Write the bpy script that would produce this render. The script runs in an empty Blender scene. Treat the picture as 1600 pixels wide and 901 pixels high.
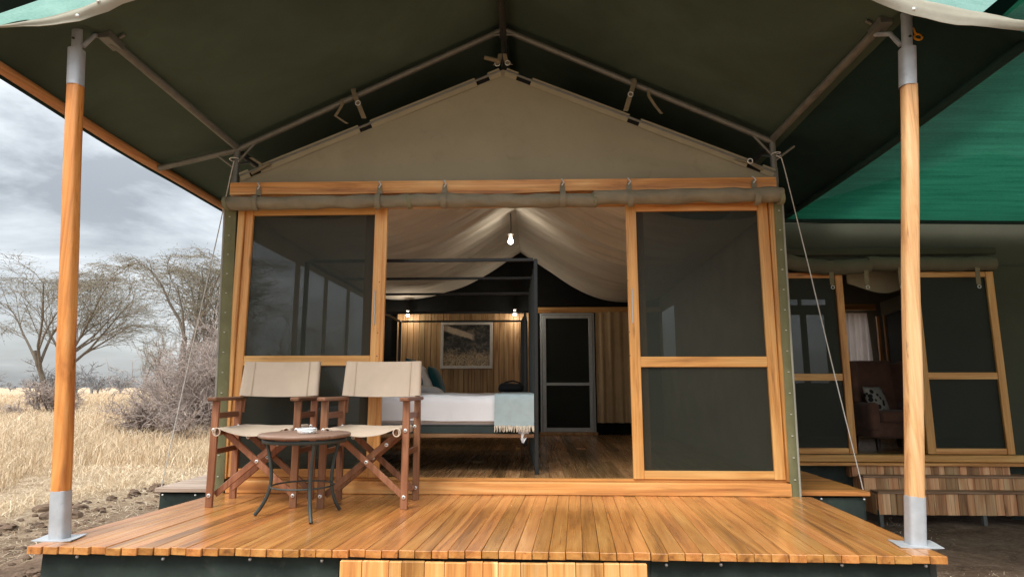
import bpy, bmesh, math, random
import numpy as np
from mathutils import Vector, Matrix, noise, Euler

rnd = random.Random(11)
sc = bpy.context.scene
R = math.radians

# ---------------------------------------------------------------- camera
CAM_Z = 0.78                      # metres above the deck boards (deck top is z = 0)
GZ = -0.60                        # ground level
cam_d = bpy.data.cameras.new('camera')
cam_d.sensor_width = 36.0
cam_d.lens = 21.6
cam_d.clip_start = 0.05
cam_d.clip_end = 6000.0
cam = bpy.data.objects.new('camera', cam_d)
sc.collection.objects.link(cam)
cam.location = (0, 0, CAM_Z)
cam.rotation_euler = (R(90 + 9.143), 0, R(2.238))
sc.camera = cam

# ---------------------------------------------------------------- world: overcast sky
SUN_EL, SUN_AZ = 52.0, -150.0      # elevation; azimuth clockwise from +y (behind the camera, to the left)
world = bpy.data.worlds.new('World')
sc.world = world
world.use_nodes = True
nt = world.node_tree
nt.nodes.clear()
def wn(t, **kw):
    n = nt.nodes.new(t)
    for k, v in kw.items():
        setattr(n, k, v)
    return n
w_out = wn('ShaderNodeOutputWorld')
w_bg = wn('ShaderNodeBackground')
w_bg.inputs['Strength'].default_value = 0.125
w_sky = wn('ShaderNodeTexSky', sky_type='NISHITA', sun_disc=False)
w_sky.sun_elevation = R(SUN_EL)
w_sky.sun_rotation = R(SUN_AZ)
w_sky.air_density = 1.0
w_sky.dust_density = 2.0
w_tc = wn('ShaderNodeTexCoord')
w_sep = wn('ShaderNodeSeparateXYZ')
nt.links.new(w_tc.outputs['Generated'], w_sep.inputs[0])
w_z = wn('ShaderNodeMath', operation='MAXIMUM')
nt.links.new(w_sep.outputs['Z'], w_z.inputs[0]); w_z.inputs[1].default_value = 0.0
w_za = wn('ShaderNodeMath', operation='ADD')
nt.links.new(w_z.outputs[0], w_za.inputs[0]); w_za.inputs[1].default_value = 0.16
w_dx = wn('ShaderNodeMath', operation='DIVIDE'); w_dy = wn('ShaderNodeMath', operation='DIVIDE')
nt.links.new(w_sep.outputs['X'], w_dx.inputs[0]); nt.links.new(w_za.outputs[0], w_dx.inputs[1])
nt.links.new(w_sep.outputs['Y'], w_dy.inputs[0]); nt.links.new(w_za.outputs[0], w_dy.inputs[1])
w_com = wn('ShaderNodeCombineXYZ')
nt.links.new(w_dx.outputs[0], w_com.inputs[0]); nt.links.new(w_dy.outputs[0], w_com.inputs[1])
w_n1 = wn('ShaderNodeTexNoise'); w_n1.inputs['Scale'].default_value = 0.8
w_n1.inputs['Detail'].default_value = 7.0; w_n1.inputs['Roughness'].default_value = 0.58
w_n1.inputs['Distortion'].default_value = 0.35
nt.links.new(w_com.outputs[0], w_n1.inputs['Vector'])
w_rmp = wn('ShaderNodeValToRGB')
e = w_rmp.color_ramp.elements
e[0].position = 0.39; e[0].color = (0.25, 0.265, 0.275, 1)
e[1].position = 0.60; e[1].color = (0.92, 0.95, 0.965, 1)
m_ = w_rmp.color_ramp.elements.new(0.50); m_.color = (0.50, 0.525, 0.54, 1)
nt.links.new(w_n1.outputs['Fac'], w_rmp.inputs[0])
# overcast sky is brighter overhead than at the horizon
w_gr = wn('ShaderNodeMath', operation='MULTIPLY_ADD')
nt.links.new(w_z.outputs[0], w_gr.inputs[0]); w_gr.inputs[1].default_value = 14.5; w_gr.inputs[2].default_value = 1.95
# paler gap of thin cloud all along the horizon
w_hz = wn('ShaderNodeMapRange', interpolation_type='SMOOTHSTEP')
w_hz.inputs['From Min'].default_value = 0.26; w_hz.inputs['From Max'].default_value = 0.02
w_hz.inputs['To Min'].default_value = 0.0; w_hz.inputs['To Max'].default_value = 0.55
nt.links.new(w_z.outputs[0], w_hz.inputs['Value'])
w_hm = wn('ShaderNodeMixRGB'); w_hm.inputs[2].default_value = (0.93, 0.97, 0.99, 1)
nt.links.new(w_hz.outputs['Result'], w_hm.inputs[0]); nt.links.new(w_rmp.outputs[0], w_hm.inputs[1])
w_mul = wn('ShaderNodeVectorMath', operation='SCALE')
nt.links.new(w_hm.outputs[0], w_mul.inputs[0]); nt.links.new(w_gr.outputs[0], w_mul.inputs['Scale'])
w_mix = wn('ShaderNodeMixRGB'); w_mix.inputs[0].default_value = 0.90
nt.links.new(w_sky.outputs[0], w_mix.inputs[1]); nt.links.new(w_mul.outputs[0], w_mix.inputs[2])
nt.links.new(w_mix.outputs[0], w_bg.inputs['Color'])
nt.links.new(w_bg.outputs[0], w_out.inputs[0])

sun_d = bpy.data.lights.new('sun', 'SUN')
sun_d.energy = 1.5
sun_d.angle = R(22)
sun_d.color = (1.0, 0.95, 0.87)
sun = bpy.data.objects.new('sun', sun_d)
sc.collection.objects.link(sun)
az, el = R(SUN_AZ), R(SUN_EL)
sdir = Vector((math.sin(az) * math.cos(el), math.cos(az) * math.cos(el), math.sin(el)))
sun.rotation_euler = sdir.to_track_quat('Z', 'Y').to_euler()

sc.view_settings.view_transform = 'Standard'
sc.view_settings.look = 'None'
sc.view_settings.gamma = 1.0
sc.view_settings.exposure = 1.35
sc.render.engine = 'CYCLES'
sc.cycles.max_bounces = 10
sc.cycles.diffuse_bounces = 5
sc.cycles.transparent_max_bounces = 24
sc.cycles.use_denoising = True
sc.cycles.sample_clamp_indirect = 6.0

# ---------------------------------------------------------------- helpers: objects
COL = sc.collection
WL = {}                            # world translation of every object we place

def link(o, parent=None, at=(0, 0, 0)):
    COL.objects.link(o)
    at = Vector(at)
    if parent is not None:
        o.parent = parent
        o.location = at - WL[parent]
    else:
        o.location = at
    WL[o] = at
    return o

def tag(o, label, cat, group=None):
    o['label'] = label
    o['category'] = cat
    if group:
        o['group'] = group
    return o

def thing(name, label, cat, loc=(0, 0, 0), group=None):
    o = bpy.data.objects.new(name, None)
    o.empty_display_size = 0.1
    link(o, None, loc)
    return tag(o, label, cat, group)

def structure(o):
    o['kind'] = 'structure'
    return o

def copy_tree(o, parent=None):
    c = o.copy()
    COL.objects.link(c)
    if parent is not None:
        c.parent = parent
    for ch in o.children:
        copy_tree(ch, c)
    return c

# ---------------------------------------------------------------- helpers: mesh builder
class MB:
    def __init__(self):
        self.v = []
        self.f = []
        self.sm = []
    def add(self, vs, fs, smooth=False):
        b = len(self.v)
        self.v.extend([tuple(p) for p in vs])
        for f in fs:
            self.f.append(tuple(b + i for i in f))
            self.sm.append(smooth)
        return self
    def box(self, c, s, ch=0.0, M=None):
        """box with chamfered edges; c centre, s full sizes"""
        hx, hy, hz = s[0] / 2, s[1] / 2, s[2] / 2
        c = Vector(c)
        if ch <= 0:
            vs = [Vector((x * hx, y * hy, z * hz)) for x in (-1, 1) for y in (-1, 1) for z in (-1, 1)]
            fs = [(0, 1, 3, 2), (4, 6, 7, 5), (0, 4, 5, 1), (2, 3, 7, 6), (0, 2, 6, 4), (1, 5, 7, 3)]
        else:
            ch = min(ch, hx * .8, hy * .8, hz * .8)
            vs = []
            idx = {}
            for x in (-1, 1):
                for y in (-1, 1):
                    for z in (-1, 1):
                        for a in range(3):
                            p = [x * (hx - ch), y * (hy - ch), z * (hz - ch)]
                            p[a] = (x, y, z)[a] * (hx, hy, hz)[a]
                            idx[(x, y, z, a)] = len(vs)
                            vs.append(Vector(p))
            fs = []
            for s_ in (-1, 1):
                q = [idx[(s_, y, z, 0)] for y, z in ((-1, -1), (1, -1), (1, 1), (-1, 1))]
                fs.append(tuple(q if s_ > 0 else q[::-1]))
                q = [idx[(x, s_, z, 1)] for x, z in ((-1, -1), (-1, 1), (1, 1), (1, -1))]
                fs.append(tuple(q if s_ > 0 else q[::-1]))
                q = [idx[(x, y, s_, 2)] for x, y in ((-1, -1), (1, -1), (1, 1), (-1, 1))]
                fs.append(tuple(q if s_ > 0 else q[::-1]))
            for a in (-1, 1):
                for b in (-1, 1):
                    for (ax, i, j) in ((2, 0, 1), (1, 0, 2), (0, 1, 2)):
                        def key(t, face):
                            k = [0, 0, 0]; k[i] = a; k[j] = b; k[ax] = t
                            return idx[(k[0], k[1], k[2], face)]
                        q = [key(-1, i), key(1, i), key(1, j), key(-1, j)]
                        n = (vs[q[1]] - vs[q[0]]).cross(vs[q[2]] - vs[q[1]])
                        o = Vector((0, 0, 0)); o[i] = a; o[j] = b
                        fs.append(tuple(q if n.dot(o) > 0 else q[::-1]))
                    for c3 in (-1, 1):
                        pass
            for x in (-1, 1):
                for y in (-1, 1):
                    for z in (-1, 1):
                        q = [idx[(x, y, z, 0)], idx[(x, y, z, 1)], idx[(x, y, z, 2)]]
                        n = (vs[q[1]] - vs[q[0]]).cross(vs[q[2]] - vs[q[0]])
                        fs.append(tuple(q if n.dot(Vector((x, y, z))) > 0 else q[::-1]))
        if M is not None:
            vs = [M @ p for p in vs]
        return self.add([p + c for p in vs], fs)
    def beam(self, p0, p1, w, h, ch=0.003, up=(0, 0, 1)):
        """chamfered bar from p0 to p1; w across, h along `up`"""
        p0, p1 = Vector(p0), Vector(p1)
        d = (p1 - p0)
        L = d.length
        d.normalize()
        up = Vector(up)
        sx = d.cross(up)
        if sx.length < 1e-4:
            sx = d.cross(Vector((1, 0, 0)))
        sx.normalize()
        uz = sx.cross(d).normalized()
        M = Matrix((sx, d, uz)).transposed()
        return self.box((p0 + p1) / 2, (w, L, h), ch, M)
    def tube(self, pts, r, n=8, cap=True, smooth=True):
        pts = [Vector(p) for p in pts]
        k = len(pts)
        rs = [r] * k if not hasattr(r, '__len__') else list(r)
        t0 = (pts[1] - pts[0]).normalized()
        ref = Vector((0, 0, 1)) if abs(t0.z) < 0.9 else Vector((1, 0, 0))
        nrm = (ref - t0 * ref.dot(t0)).normalized()
        vs = []
        for i, p in enumerate(pts):
            a = pts[max(i - 1, 0)]; b = pts[min(i + 1, k - 1)]
            t = (b - a).normalized()
            nrm = (nrm - t * nrm.dot(t)).normalized()
            bn = t.cross(nrm)
            for j in range(n):
                an = 2 * math.pi * j / n
                vs.append(p + (nrm * math.cos(an) + bn * math.sin(an)) * rs[i])
        fs = []
        for i in range(k - 1):
            for j in range(n):
                a = i * n + j; b = i * n + (j + 1) % n
                fs.append((a, b, b + n, a + n))
        self.add(vs, fs, smooth)
        if cap:
            self.add(vs[:n], [tuple(range(n))[::-1]])
            self.add(vs[-n:], [tuple(range(n))])
        return self
    def lathe(self, prof, c, n=24, smooth=True):
        """prof list of (r, z)"""
        c = Vector(c)
        vs = []
        for r, z in prof:
            for j in range(n):
                a = 2 * math.pi * j / n
                vs.append(c + Vector((r * math.cos(a), r * math.sin(a), z)))
        fs = []
        for i in range(len(prof) - 1):
            for j in range(n):
                a = i * n + j; b = i * n + (j + 1) % n
                fs.append((a, b, b + n, a + n))
        self.add(vs, fs, smooth)
        return self
    def sheet(self, P, t=0.0, smooth=True, flip=False):
        """grid of points P[i][j]; thickness t along the normals"""
        n, m = len(P), len(P[0])
        P = [[Vector(p) for p in row] for row in P]
        fs = []
        for i in range(n - 1):
            for j in range(m - 1):
                q = (i * m + j, i * m + j + 1, (i + 1) * m + j + 1, (i + 1) * m + j)
                fs.append(q[::-1] if flip else q)
        flat = [p for row in P for p in row]
        if t <= 0:
            return self.add(flat, fs, smooth)
        N = []
        for i in range(n):
            for j in range(m):
                a = P[min(i + 1, n - 1)][j] - P[max(i - 1, 0)][j]
                b = P[i][min(j + 1, m - 1)] - P[i][max(j - 1, 0)]
                q = b.cross(a)
                if q.length < 1e-9:
                    q = Vector((0, 0, 1))
                q.normalize()
                N.append(-q if not flip else q)
        back = [p - q * t * (1 if flip else 1) for p, q in zip(flat, N)]
        k = n * m
        allv = flat + back
        bf = [tuple(k + i for i in f[::-1]) for f in fs]
        rim = []
        for i in range(n - 1):
            for j in (0, m - 1):
                a, b = i * m + j, (i + 1) * m + j
                rim.append((a, b, b + k, a + k))
        for j in range(m - 1):
            for i in (0, n - 1):
                a, b = i * m + j, i * m + j + 1
                rim.append((a, b, b + k, a + k))
        self.add(allv, fs + bf, smooth)
        self.add(allv, rim, False)
        return self
    def prism(self, poly, axis, a, b):
        """extrude a 2D polygon; axis 'y': poly in (x, z) between y = a and b"""
        def P(u, v, t):
            return {'x': (t, u, v), 'y': (u, t, v), 'z': (u, v, t)}[axis]
        n = len(poly)
        vs = [P(u, v, a) for u, v in poly] + [P(u, v, b) for u, v in poly]
        fs = [tuple(range(n)), tuple(range(n, 2 * n))[::-1]]
        for i in range(n):
            j = (i + 1) % n
            fs.append((i, i + n, j + n, j))
        return self.add(vs, fs)
    def rbox(self, c, s, r=0.05, n=10, M=None, wob=0.0, seed=0.0, wscale=6.0):
        """rounded soft box"""
        h = Vector(s) / 2
        r = min(r, h.x, h.y, h.z)
        core = Vector((h.x - r, h.y - r, h.z - r))
        c = Vector(c)
        for ax in range(3):
            for sg in (-1, 1):
                P = []
                for i in range(n + 1):
                    row = []
                    for j in range(n + 1):
                        u = -1 + 2 * i / n; v = -1 + 2 * j / n
                        u = math.copysign(abs(u) ** 0.8, u); v = math.copysign(abs(v) ** 0.8, v)
                        p = Vector((0, 0, 0))
                        p[ax] = sg * h[ax]; p[(ax + 1) % 3] = u * h[(ax + 1) % 3]; p[(ax + 2) % 3] = v * h[(ax + 2) % 3]
                        q = Vector([max(-core[k], min(core[k], p[k])) for k in range(3)])
                        d = p - q
                        if d.length > 1e-9:
                            d.normalize()
                        p = q + d * r
                        if wob:
                            p = p + d * wob * noise.noise(p * wscale + Vector((seed, seed * 2, 0)))
                        if M is not None:
                            p = M @ p
                        row.append(p + c)
                    P.append(row)
                self.sheet(P, 0, True, flip=(sg < 0))
        return self
    def mesh(self, name, weld=False):
        me = bpy.data.meshes.new(name)
        me.from_pydata(self.v, [], self.f)
        me.polygons.foreach_set('use_smooth', self.sm)
        if weld:
            bm = bmesh.new(); bm.from_mesh(me)
            bmesh.ops.remove_doubles(bm, verts=bm.verts, dist=1e-5)
            bmesh.ops.recalc_face_normals(bm, faces=bm.faces)
            bm.to_mesh(me); bm.free()
        me.update()
        return me
    def build(self, name, mat, parent=None, at=(0, 0, 0), weld=False):
        me = self.mesh(name, weld)
        me.materials.append(mat)
        o = bpy.data.objects.new(name, me)
        return link(o, parent, at)

def inst(name, me, parent, at, rot=None):
    o = bpy.data.objects.new(name, me)
    link(o, parent, at)
    if rot is not None:
        o.rotation_euler = rot
    return o

def np_mesh(name, verts, tris, mat):
    me = bpy.data.meshes.new(name)
    n, k = len(verts), len(tris)
    me.vertices.add(n)
    me.vertices.foreach_set('co', np.asarray(verts, np.float32).ravel())
    me.loops.add(3 * k)
    me.loops.foreach_set('vertex_index', np.asarray(tris, np.int32).ravel())
    me.polygons.add(k)
    me.polygons.foreach_set('loop_start', np.arange(0, 3 * k, 3, dtype=np.int32))
    me.polygons.foreach_set('loop_total', np.full(k, 3, np.int32))
    me.update(calc_edges=True)
    me.materials.append(mat)
    return me

# ---------------------------------------------------------------- helpers: materials
class NT:
    def __init__(self, name):
        self.m = bpy.data.materials.new(name)
        self.m.use_nodes = True
        self.t = self.m.node_tree
        self.b = self.t.nodes['Principled BSDF']
        self.o = self.t.nodes['Material Output']
    def n(self, typ, **kw):
        q = self.t.nodes.new(typ)
        for k, v in kw.items():
            if hasattr(q, k) and not k.startswith('in_'):
                setattr(q, k, v)
        return q
    def l(self, a, b):
        self.t.links.new(a, b)
    def noise(self, vec, scale, detail=4, rough=0.55, dist=0.0):
        q = self.n('ShaderNodeTexNoise')
        q.inputs['Scale'].default_value = scale
        q.inputs['Detail'].default_value = detail
        q.inputs['Roughness'].default_value = rough
        q.inputs['Distortion'].default_value = dist
        if vec is not None:
            self.l(vec, q.inputs['Vector'])
        return q
    def ramp(self, fac, stops):
        q = self.n('ShaderNodeValToRGB')
        el = q.color_ramp.elements
        while len(el) < len(stops):
            el.new(0.5)
        for e_, (p, c) in zip(el, stops):
            e_.position = p
            e_.color = (c[0], c[1], c[2], 1) if hasattr(c, '__len__') else (c, c, c, 1)
        self.l(fac, q.inputs[0])
        return q
    def mix(self, fac, a, b, mode='MIX'):
        q = self.n('ShaderNodeMixRGB', blend_type=mode)
        for s, v in ((0, fac), (1, a), (2, b)):
            if hasattr(v, 'default_value') or hasattr(v, 'is_output'):
                self.l(v, q.inputs[s])
            elif hasattr(v, '__len__'):
                q.inputs[s].default_value = (v[0], v[1], v[2], 1)
            else:
                q.inputs[s].default_value = v
        return q
    def math(self, op, a, b=0.0, c=None):
        q = self.n('ShaderNodeMath', operation=op)
        for s, v in ((0, a), (1, b), (2, c)):
            if v is None:
                continue
            if hasattr(v, 'is_output'):
                self.l(v, q.inputs[s])
            else:
                q.inputs[s].default_value = v
        return q
    def bump(self, h, strength=0.3, dist=0.01):
        q = self.n('ShaderNodeBump')
        q.inputs['Strength'].default_value = strength
        q.inputs['Distance'].default_value = dist
        self.l(h, q.inputs['Height'])
        self.l(q.outputs[0], self.b.inputs['Normal'])
        return q
    def obj_vec(self, scale=(1, 1, 1), rand=True):
        tc = self.n('ShaderNodeTexCoord')
        mp = self.n('ShaderNodeMapping')
        mp.inputs['Scale'].default_value = scale
        if rand:
            oi = self.n('ShaderNodeObjectInfo')
            cx = self.n('ShaderNodeCombineXYZ')
            for i, k in enumerate((37.0, 91.0, 53.0)):
                mm = self.math('MULTIPLY', oi.outputs['Random'], k)
                self.l(mm.outputs[0], cx.inputs[i])
            ad = self.n('ShaderNodeVectorMath', operation='ADD')
            self.l(tc.outputs['Object'], ad.inputs[0]); self.l(cx.outputs[0], ad.inputs[1])
            self.l(ad.outputs[0], mp.inputs['Vector'])
            self.oi = oi
        else:
            self.l(tc.outputs['Object'], mp.inputs['Vector'])
        return mp.outputs[0]
    def set(self, **kw):
        for k, v in kw.items():
            self.b.inputs[k.replace('_', ' ')].default_value = v

def wood(name, dark, mid, light, axis='y', rough=0.42, coat=0.0, vary=0.35, knots=True, grain=1.0, wear=None, spec=0.4, coat_r=0.25, k=14.0, kn=(0.03, 0.11)):
    q = NT(name)
    s = {'x': (1.0, k, k), 'y': (k, 1.0, k), 'z': (k, k, 1.0)}[axis]
    s = tuple(q_ * grain for q_ in s)
    v = q.obj_vec(s)
    n1 = q.noise(v, 0.9, 5, 0.6, 1.4)
    r1 = q.ramp(n1.outputs['Fac'], [(0.28, dark), (0.47, mid), (0.70, light)])
    s2 = {'x': (1.2, 90, 90), 'y': (90, 1.2, 90), 'z': (90, 90, 1.2)}[axis]
    v2 = q.obj_vec(s2)
    n2 = q.noise(v2, 1.0, 4, 0.7, 0.2)
    r2 = q.ramp(n2.outputs['Fac'], [(0.32, 0.72), (0.62, 1.06)])
    c = q.mix(0.75, r1.outputs[0], r2.outputs[0], 'MULTIPLY')
    if knots:
        s3 = {'x': (1.6, 7, 7), 'y': (7, 1.6, 7), 'z': (7, 7, 1.6)}[axis]
        v3 = q.obj_vec(s3)
        vo = q.n('ShaderNodeTexVoronoi'); vo.inputs['Scale'].default_value = 0.9
        q.l(v3, vo.inputs['Vector'])
        kr = q.ramp(vo.outputs['Distance'], [(kn[0], 0.30), (kn[1], 1.0)])
        c = q.mix(0.7, c.outputs[0], kr.outputs[0], 'MULTIPLY')
    if wear is not None:
        vw = q.obj_vec((1, 1, 1), rand=False)
        nw = q.noise(vw, 1.7, 5, 0.65, 0.5)
        rw = q.ramp(nw.outputs['Fac'], [(0.45, 0.0), (0.72, 1.0)])
        c = q.mix(q.math('MULTIPLY', rw.outputs[0], wear[3]).outputs[0], c.outputs[0], wear[:3])
    s4 = {'x': (0.8, 55, 55), 'y': (55, 0.8, 55), 'z': (55, 55, 0.8)}[axis]
    n4 = q.noise(q.obj_vec(s4), 1.0, 3, 0.6, 0.6)
    r4 = q.ramp(n4.outputs['Fac'], [(0.63, 1.0), (0.70, 0.45)])
    c = q.mix(0.8, c.outputs[0], r4.outputs[0], 'MULTIPLY')
    hv = q.n('ShaderNodeHueSaturation')
    hu = q.math('MULTIPLY_ADD', q.oi.outputs['Random'], -0.010, 0.504)
    q.l(hu.outputs[0], hv.inputs['Hue'])
    val = q.math('MULTIPLY_ADD', q.oi.outputs['Random'], vary * 2, 1 - vary)
    q.l(val.outputs[0], hv.inputs['Value'])
    q.l(c.outputs[0], hv.inputs['Color'])
    q.l(hv.outputs[0], q.b.inputs['Base Color'])
    rr = q.ramp(n2.outputs['Fac'], [(0.3, min(1, rough + .12)), (0.7, max(.05, rough - .06))])
    q.l(rr.outputs[0], q.b.inputs['Roughness'])
    q.set(Specular_IOR_Level=spec)
    if coat:
        q.set(Coat_Weight=coat, Coat_Roughness=coat_r)
    q.bump(n2.outputs['Fac'], 0.25, 0.003)
    return q.m

def cloth(name, col, rough=0.9, var=0.18, weave=400, nscale=3.0, stains=None, trans=0.0, bump=0.2, sheen=0.0, wrinkle=0.0):
    q = NT(name)
    v = q.obj_vec((1, 1, 1), rand=True)
    n1 = q.noise(v, nscale, 5, 0.6, 0.3)
    lo = tuple(k * (1 - var) for k in col); hi = tuple(min(1, k * (1 + var)) for k in col)
    r1 = q.ramp(n1.outputs['Fac'], [(0.3, lo), (0.7, hi)])
    c = r1
    if stains is not None:
        n3 = q.noise(v, 9.0, 6, 0.7, 0.6)
        r3 = q.ramp(n3.outputs['Fac'], [(0.56, 0.0), (0.75, 1.0)])
        c = q.mix(q.math('MULTIPLY', r3.outputs[0], stains[3]).outputs[0], c.outputs[0], stains[:3])
    q.l(c.outputs[0], q.b.inputs['Base Color'])
    q.set(Roughness=rough, Specular_IOR_Level=0.2)
    if sheen:
        q.set(Sheen_Weight=sheen)
    n2 = q.noise(v, weave, 2, 0.6)
    hsum = n2.outputs['Fac']
    if wrinkle:
        n4 = q.noise(v, 2.6, 4, 0.55, 1.2)
        hs = q.math('MULTIPLY_ADD', n4.outputs['Fac'], wrinkle, n2.outputs['Fac'])
        hsum = hs.outputs[0]
    q.bump(hsum, bump, 0.004 if not wrinkle else 0.01)
    if trans:
        tr = q.n('ShaderNodeBsdfTranslucent')
        q.l(c.outputs[0], tr.inputs['Color'])
        ms = q.n('ShaderNodeMixShader'); ms.inputs[0].default_value = trans
        q.l(q.b.outputs[0], ms.inputs[1]); q.l(tr.outputs[0], ms.inputs[2])
        q.l(ms.outputs[0], q.o.inputs['Surface'])
    return q.m

def paint(name, col, rough=0.45, metal=0.0, var=0.12, dirt=None, spec=0.5):
    q = NT(name)
    v = q.obj_vec((1, 1, 1))
    n1 = q.noise(v, 14, 5, 0.65)
    lo = tuple(k * (1 - var) for k in col); hi = tuple(min(1, k * (1 + var)) for k in col)
    c = q.ramp(n1.outputs['Fac'], [(0.3, lo), (0.7, hi)])
    if dirt is not None:
        n3 = q.noise(v, 26, 6, 0.75, 0.4)
        r3 = q.ramp(n3.outputs['Fac'], [(0.58, 0.0), (0.74, 1.0)])
        c = q.mix(q.math('MULTIPLY', r3.outputs[0], dirt[3]).outputs[0], c.outputs[0], dirt[:3])
    q.l(c.outputs[0], q.b.inputs['Base Color'])
    rr = q.ramp(n1.outputs['Fac'], [(0.3, rough * 0.8), (0.7, min(1, rough * 1.25))])
    q.l(rr.outputs[0], q.b.inputs['Roughness'])
    q.set(Metallic=metal, Specular_IOR_Level=spec)
    q.bump(n1.outputs['Fac'], 0.08, 0.002)
    return q.m

def screen(name, col, open_=0.35):
    """woven insect screen: threads hide part of what lies behind"""
    q = NT(name)
    v = q.obj_vec((1, 1, 1))
    n1 = q.noise(v, 1.6, 4, 0.6)
    c = q.ramp(n1.outputs['Fac'], [(0.3, tuple(k * 0.85 for k in col)), (0.7, tuple(k * 1.15 for k in col))])
    q.l(c.outputs[0], q.b.inputs['Base Color'])
    q.set(Roughness=0.6, Specular_IOR_Level=0.35)
    tr = q.n('ShaderNodeBsdfTransparent')
    ms = q.n('ShaderNodeMixShader')
    f = q.math('MULTIPLY_ADD', n1.outputs['Fac'], 0.10, open_ - 0.05)
    q.l(f.outputs[0], ms.inputs[0])
    q.l(q.b.outputs[0], ms.inputs[1]); q.l(tr.outputs[0], ms.inputs[2])
    q.l(ms.outputs[0], q.o.inputs['Surface'])
    return q.m

def net(name, lo, hi, trans=0.55, open_=0.12, axis=0):
    """knitted shade net: light comes through it"""
    q = NT(name)
    sc_ = [5, 5, 5]; sc_[axis] = 0.5
    v = q.obj_vec(tuple(sc_), rand=False)
    n1 = q.noise(v, 2.2, 6, 0.7, 0.3)
    n2 = q.noise(q.obj_vec((1, 1, 1), rand=False), 60, 3, 0.7)
    a = q.math('MULTIPLY_ADD', n2.outputs['Fac'], 0.5, n1.outputs['Fac'])
    c = q.ramp(a.outputs[0], [(0.50, lo), (1.0, hi)])
    q.l(c.outputs[0], q.b.inputs['Base Color'])
    q.set(Roughness=0.7, Specular_IOR_Level=0.2)
    t = q.n('ShaderNodeBsdfTranslucent'); q.l(c.outputs[0], t.inputs['Color'])
    ms = q.n('ShaderNodeMixShader'); ms.inputs[0].default_value = trans
    q.l(q.b.outputs[0], ms.inputs[1]); q.l(t.outputs[0], ms.inputs[2])
    tr = q.n('ShaderNodeBsdfTransparent')
    m2 = q.n('ShaderNodeMixShader'); m2.inputs[0].default_value = open_
    q.l(ms.outputs[0], m2.inputs[1]); q.l(tr.outputs[0], m2.inputs[2])
    q.l(m2.outputs[0], q.o.inputs['Surface'])
    return q.m

def glow(name, col, strength):
    q = NT(name)
    q.set(Base_Color=(1, 1, 1, 1), Roughness=0.4)
    q.b.inputs['Emission Color'].default_value = (*col, 1)
    q.b.inputs['Emission Strength'].default_value = strength
    return q.m

HON = dict(dark=(0.30, 0.115, 0.032), mid=(0.63, 0.295, 0.085), light=(0.79, 0.465, 0.175))
TEAK = dict(dark=(0.20, 0.074, 0.020), mid=(0.47, 0.19, 0.046), light=(0.64, 0.315, 0.092))
M = {}
M['deck'] = wood('deck_teak', axis='y', rough=0.28, coat=0.7, coat_r=0.17, vary=0.15, grain=0.7, wear=(0.52, 0.33, 0.17, 0.18), **TEAK)
M['deck_x'] = wood('deck_teak_across', axis='x', rough=0.4, coat=0.1, vary=0.20, grain=0.7, **TEAK)
M['grey_deck'] = wood('weathered_deck', (0.30, 0.20, 0.14), (0.46, 0.34, 0.26), (0.60, 0.48, 0.40), axis='x', rough=0.45, vary=0.12)
M['step'] = wood('step_teak', (0.30, 0.11, 0.028), (0.58, 0.29, 0.085), (0.78, 0.50, 0.22), axis='z', rough=0.42, vary=0.28, grain=0.6)
M['step2'] = wood('lounge_step_wood', (0.28, 0.11, 0.045), (0.58, 0.29, 0.13), (0.80, 0.54, 0.30), axis='z', rough=0.5, vary=0.40, grain=0.6)
M['hon_x'] = wood('frame_wood_x', axis='x', rough=0.4, vary=0.11, grain=0.7, **HON)
M['hon_y'] = wood('frame_wood_y', axis='y', rough=0.4, vary=0.17, grain=0.7, **HON)
M['hon_z'] = wood('frame_wood_z', axis='z', rough=0.4, vary=0.13, grain=0.7, **HON)
M['post'] = wood('post_pole_wood', (0.34, 0.115, 0.022), (0.56, 0.235, 0.052), (0.66, 0.33, 0.10), axis='z', rough=0.42, vary=0.12, grain=1.3, k=6.0, kn=(0.05, 0.17))
M['post_pale'] = wood('post_pole_wood_pale', (0.38, 0.17, 0.06), (0.62, 0.36, 0.15), (0.74, 0.49, 0.25), axis='z', rough=0.45, vary=0.10, grain=1.3, k=6.0, kn=(0.05, 0.17))
M['eave_wood'] = wood('eave_pole_wood', (0.30, 0.11, 0.035), (0.50, 0.22, 0.075), (0.60, 0.31, 0.12), axis='y', rough=0.5, vary=0.1)
M['chair_x'] = wood('chair_wood_x', (0.10, 0.042, 0.02), (0.22, 0.094, 0.046), (0.31, 0.15, 0.08), axis='x', rough=0.38, vary=0.18, knots=False)
M['chair_y'] = wood('chair_wood_y', (0.09, 0.038, 0.02), (0.19, 0.082, 0.042), (0.28, 0.135, 0.075), axis='y', rough=0.38, vary=0.18, knots=False)
M['chair_z'] = wood('chair_wood_z', (0.10, 0.042, 0.02), (0.235, 0.098, 0.046), (0.34, 0.16, 0.085), axis='z', rough=0.38, vary=0.22, knots=False)
M['floor'] = wood('dark_floor_wood', (0.13, 0.066, 0.027), (0.33, 0.18, 0.075), (0.50, 0.30, 0.14), axis='y', rough=0.24, vary=0.38, coat=0.3)
M['plank'] = wood('plank_wall_wood', (0.22, 0.11, 0.04), (0.43, 0.25, 0.105), (0.55, 0.36, 0.17), axis='z', rough=0.5, vary=0.22)
M['canvas'] = cloth('beige_olive_canvas', (0.30, 0.265, 0.18), var=0.10, nscale=1.2, stains=(0.19, 0.16, 0.10, 0.35), wrinkle=0.5)
M['canvas_hem'] = cloth('canvas_hem', (0.305, 0.268, 0.182), var=0.10, nscale=4)
M['roof_in'] = cloth('olive_roof_canvas', (0.070, 0.100, 0.074), var=0.28, nscale=0.9, stains=(0.07, 0.075, 0.05, 0.35), wrinkle=1.2, bump=0.3)
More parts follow.
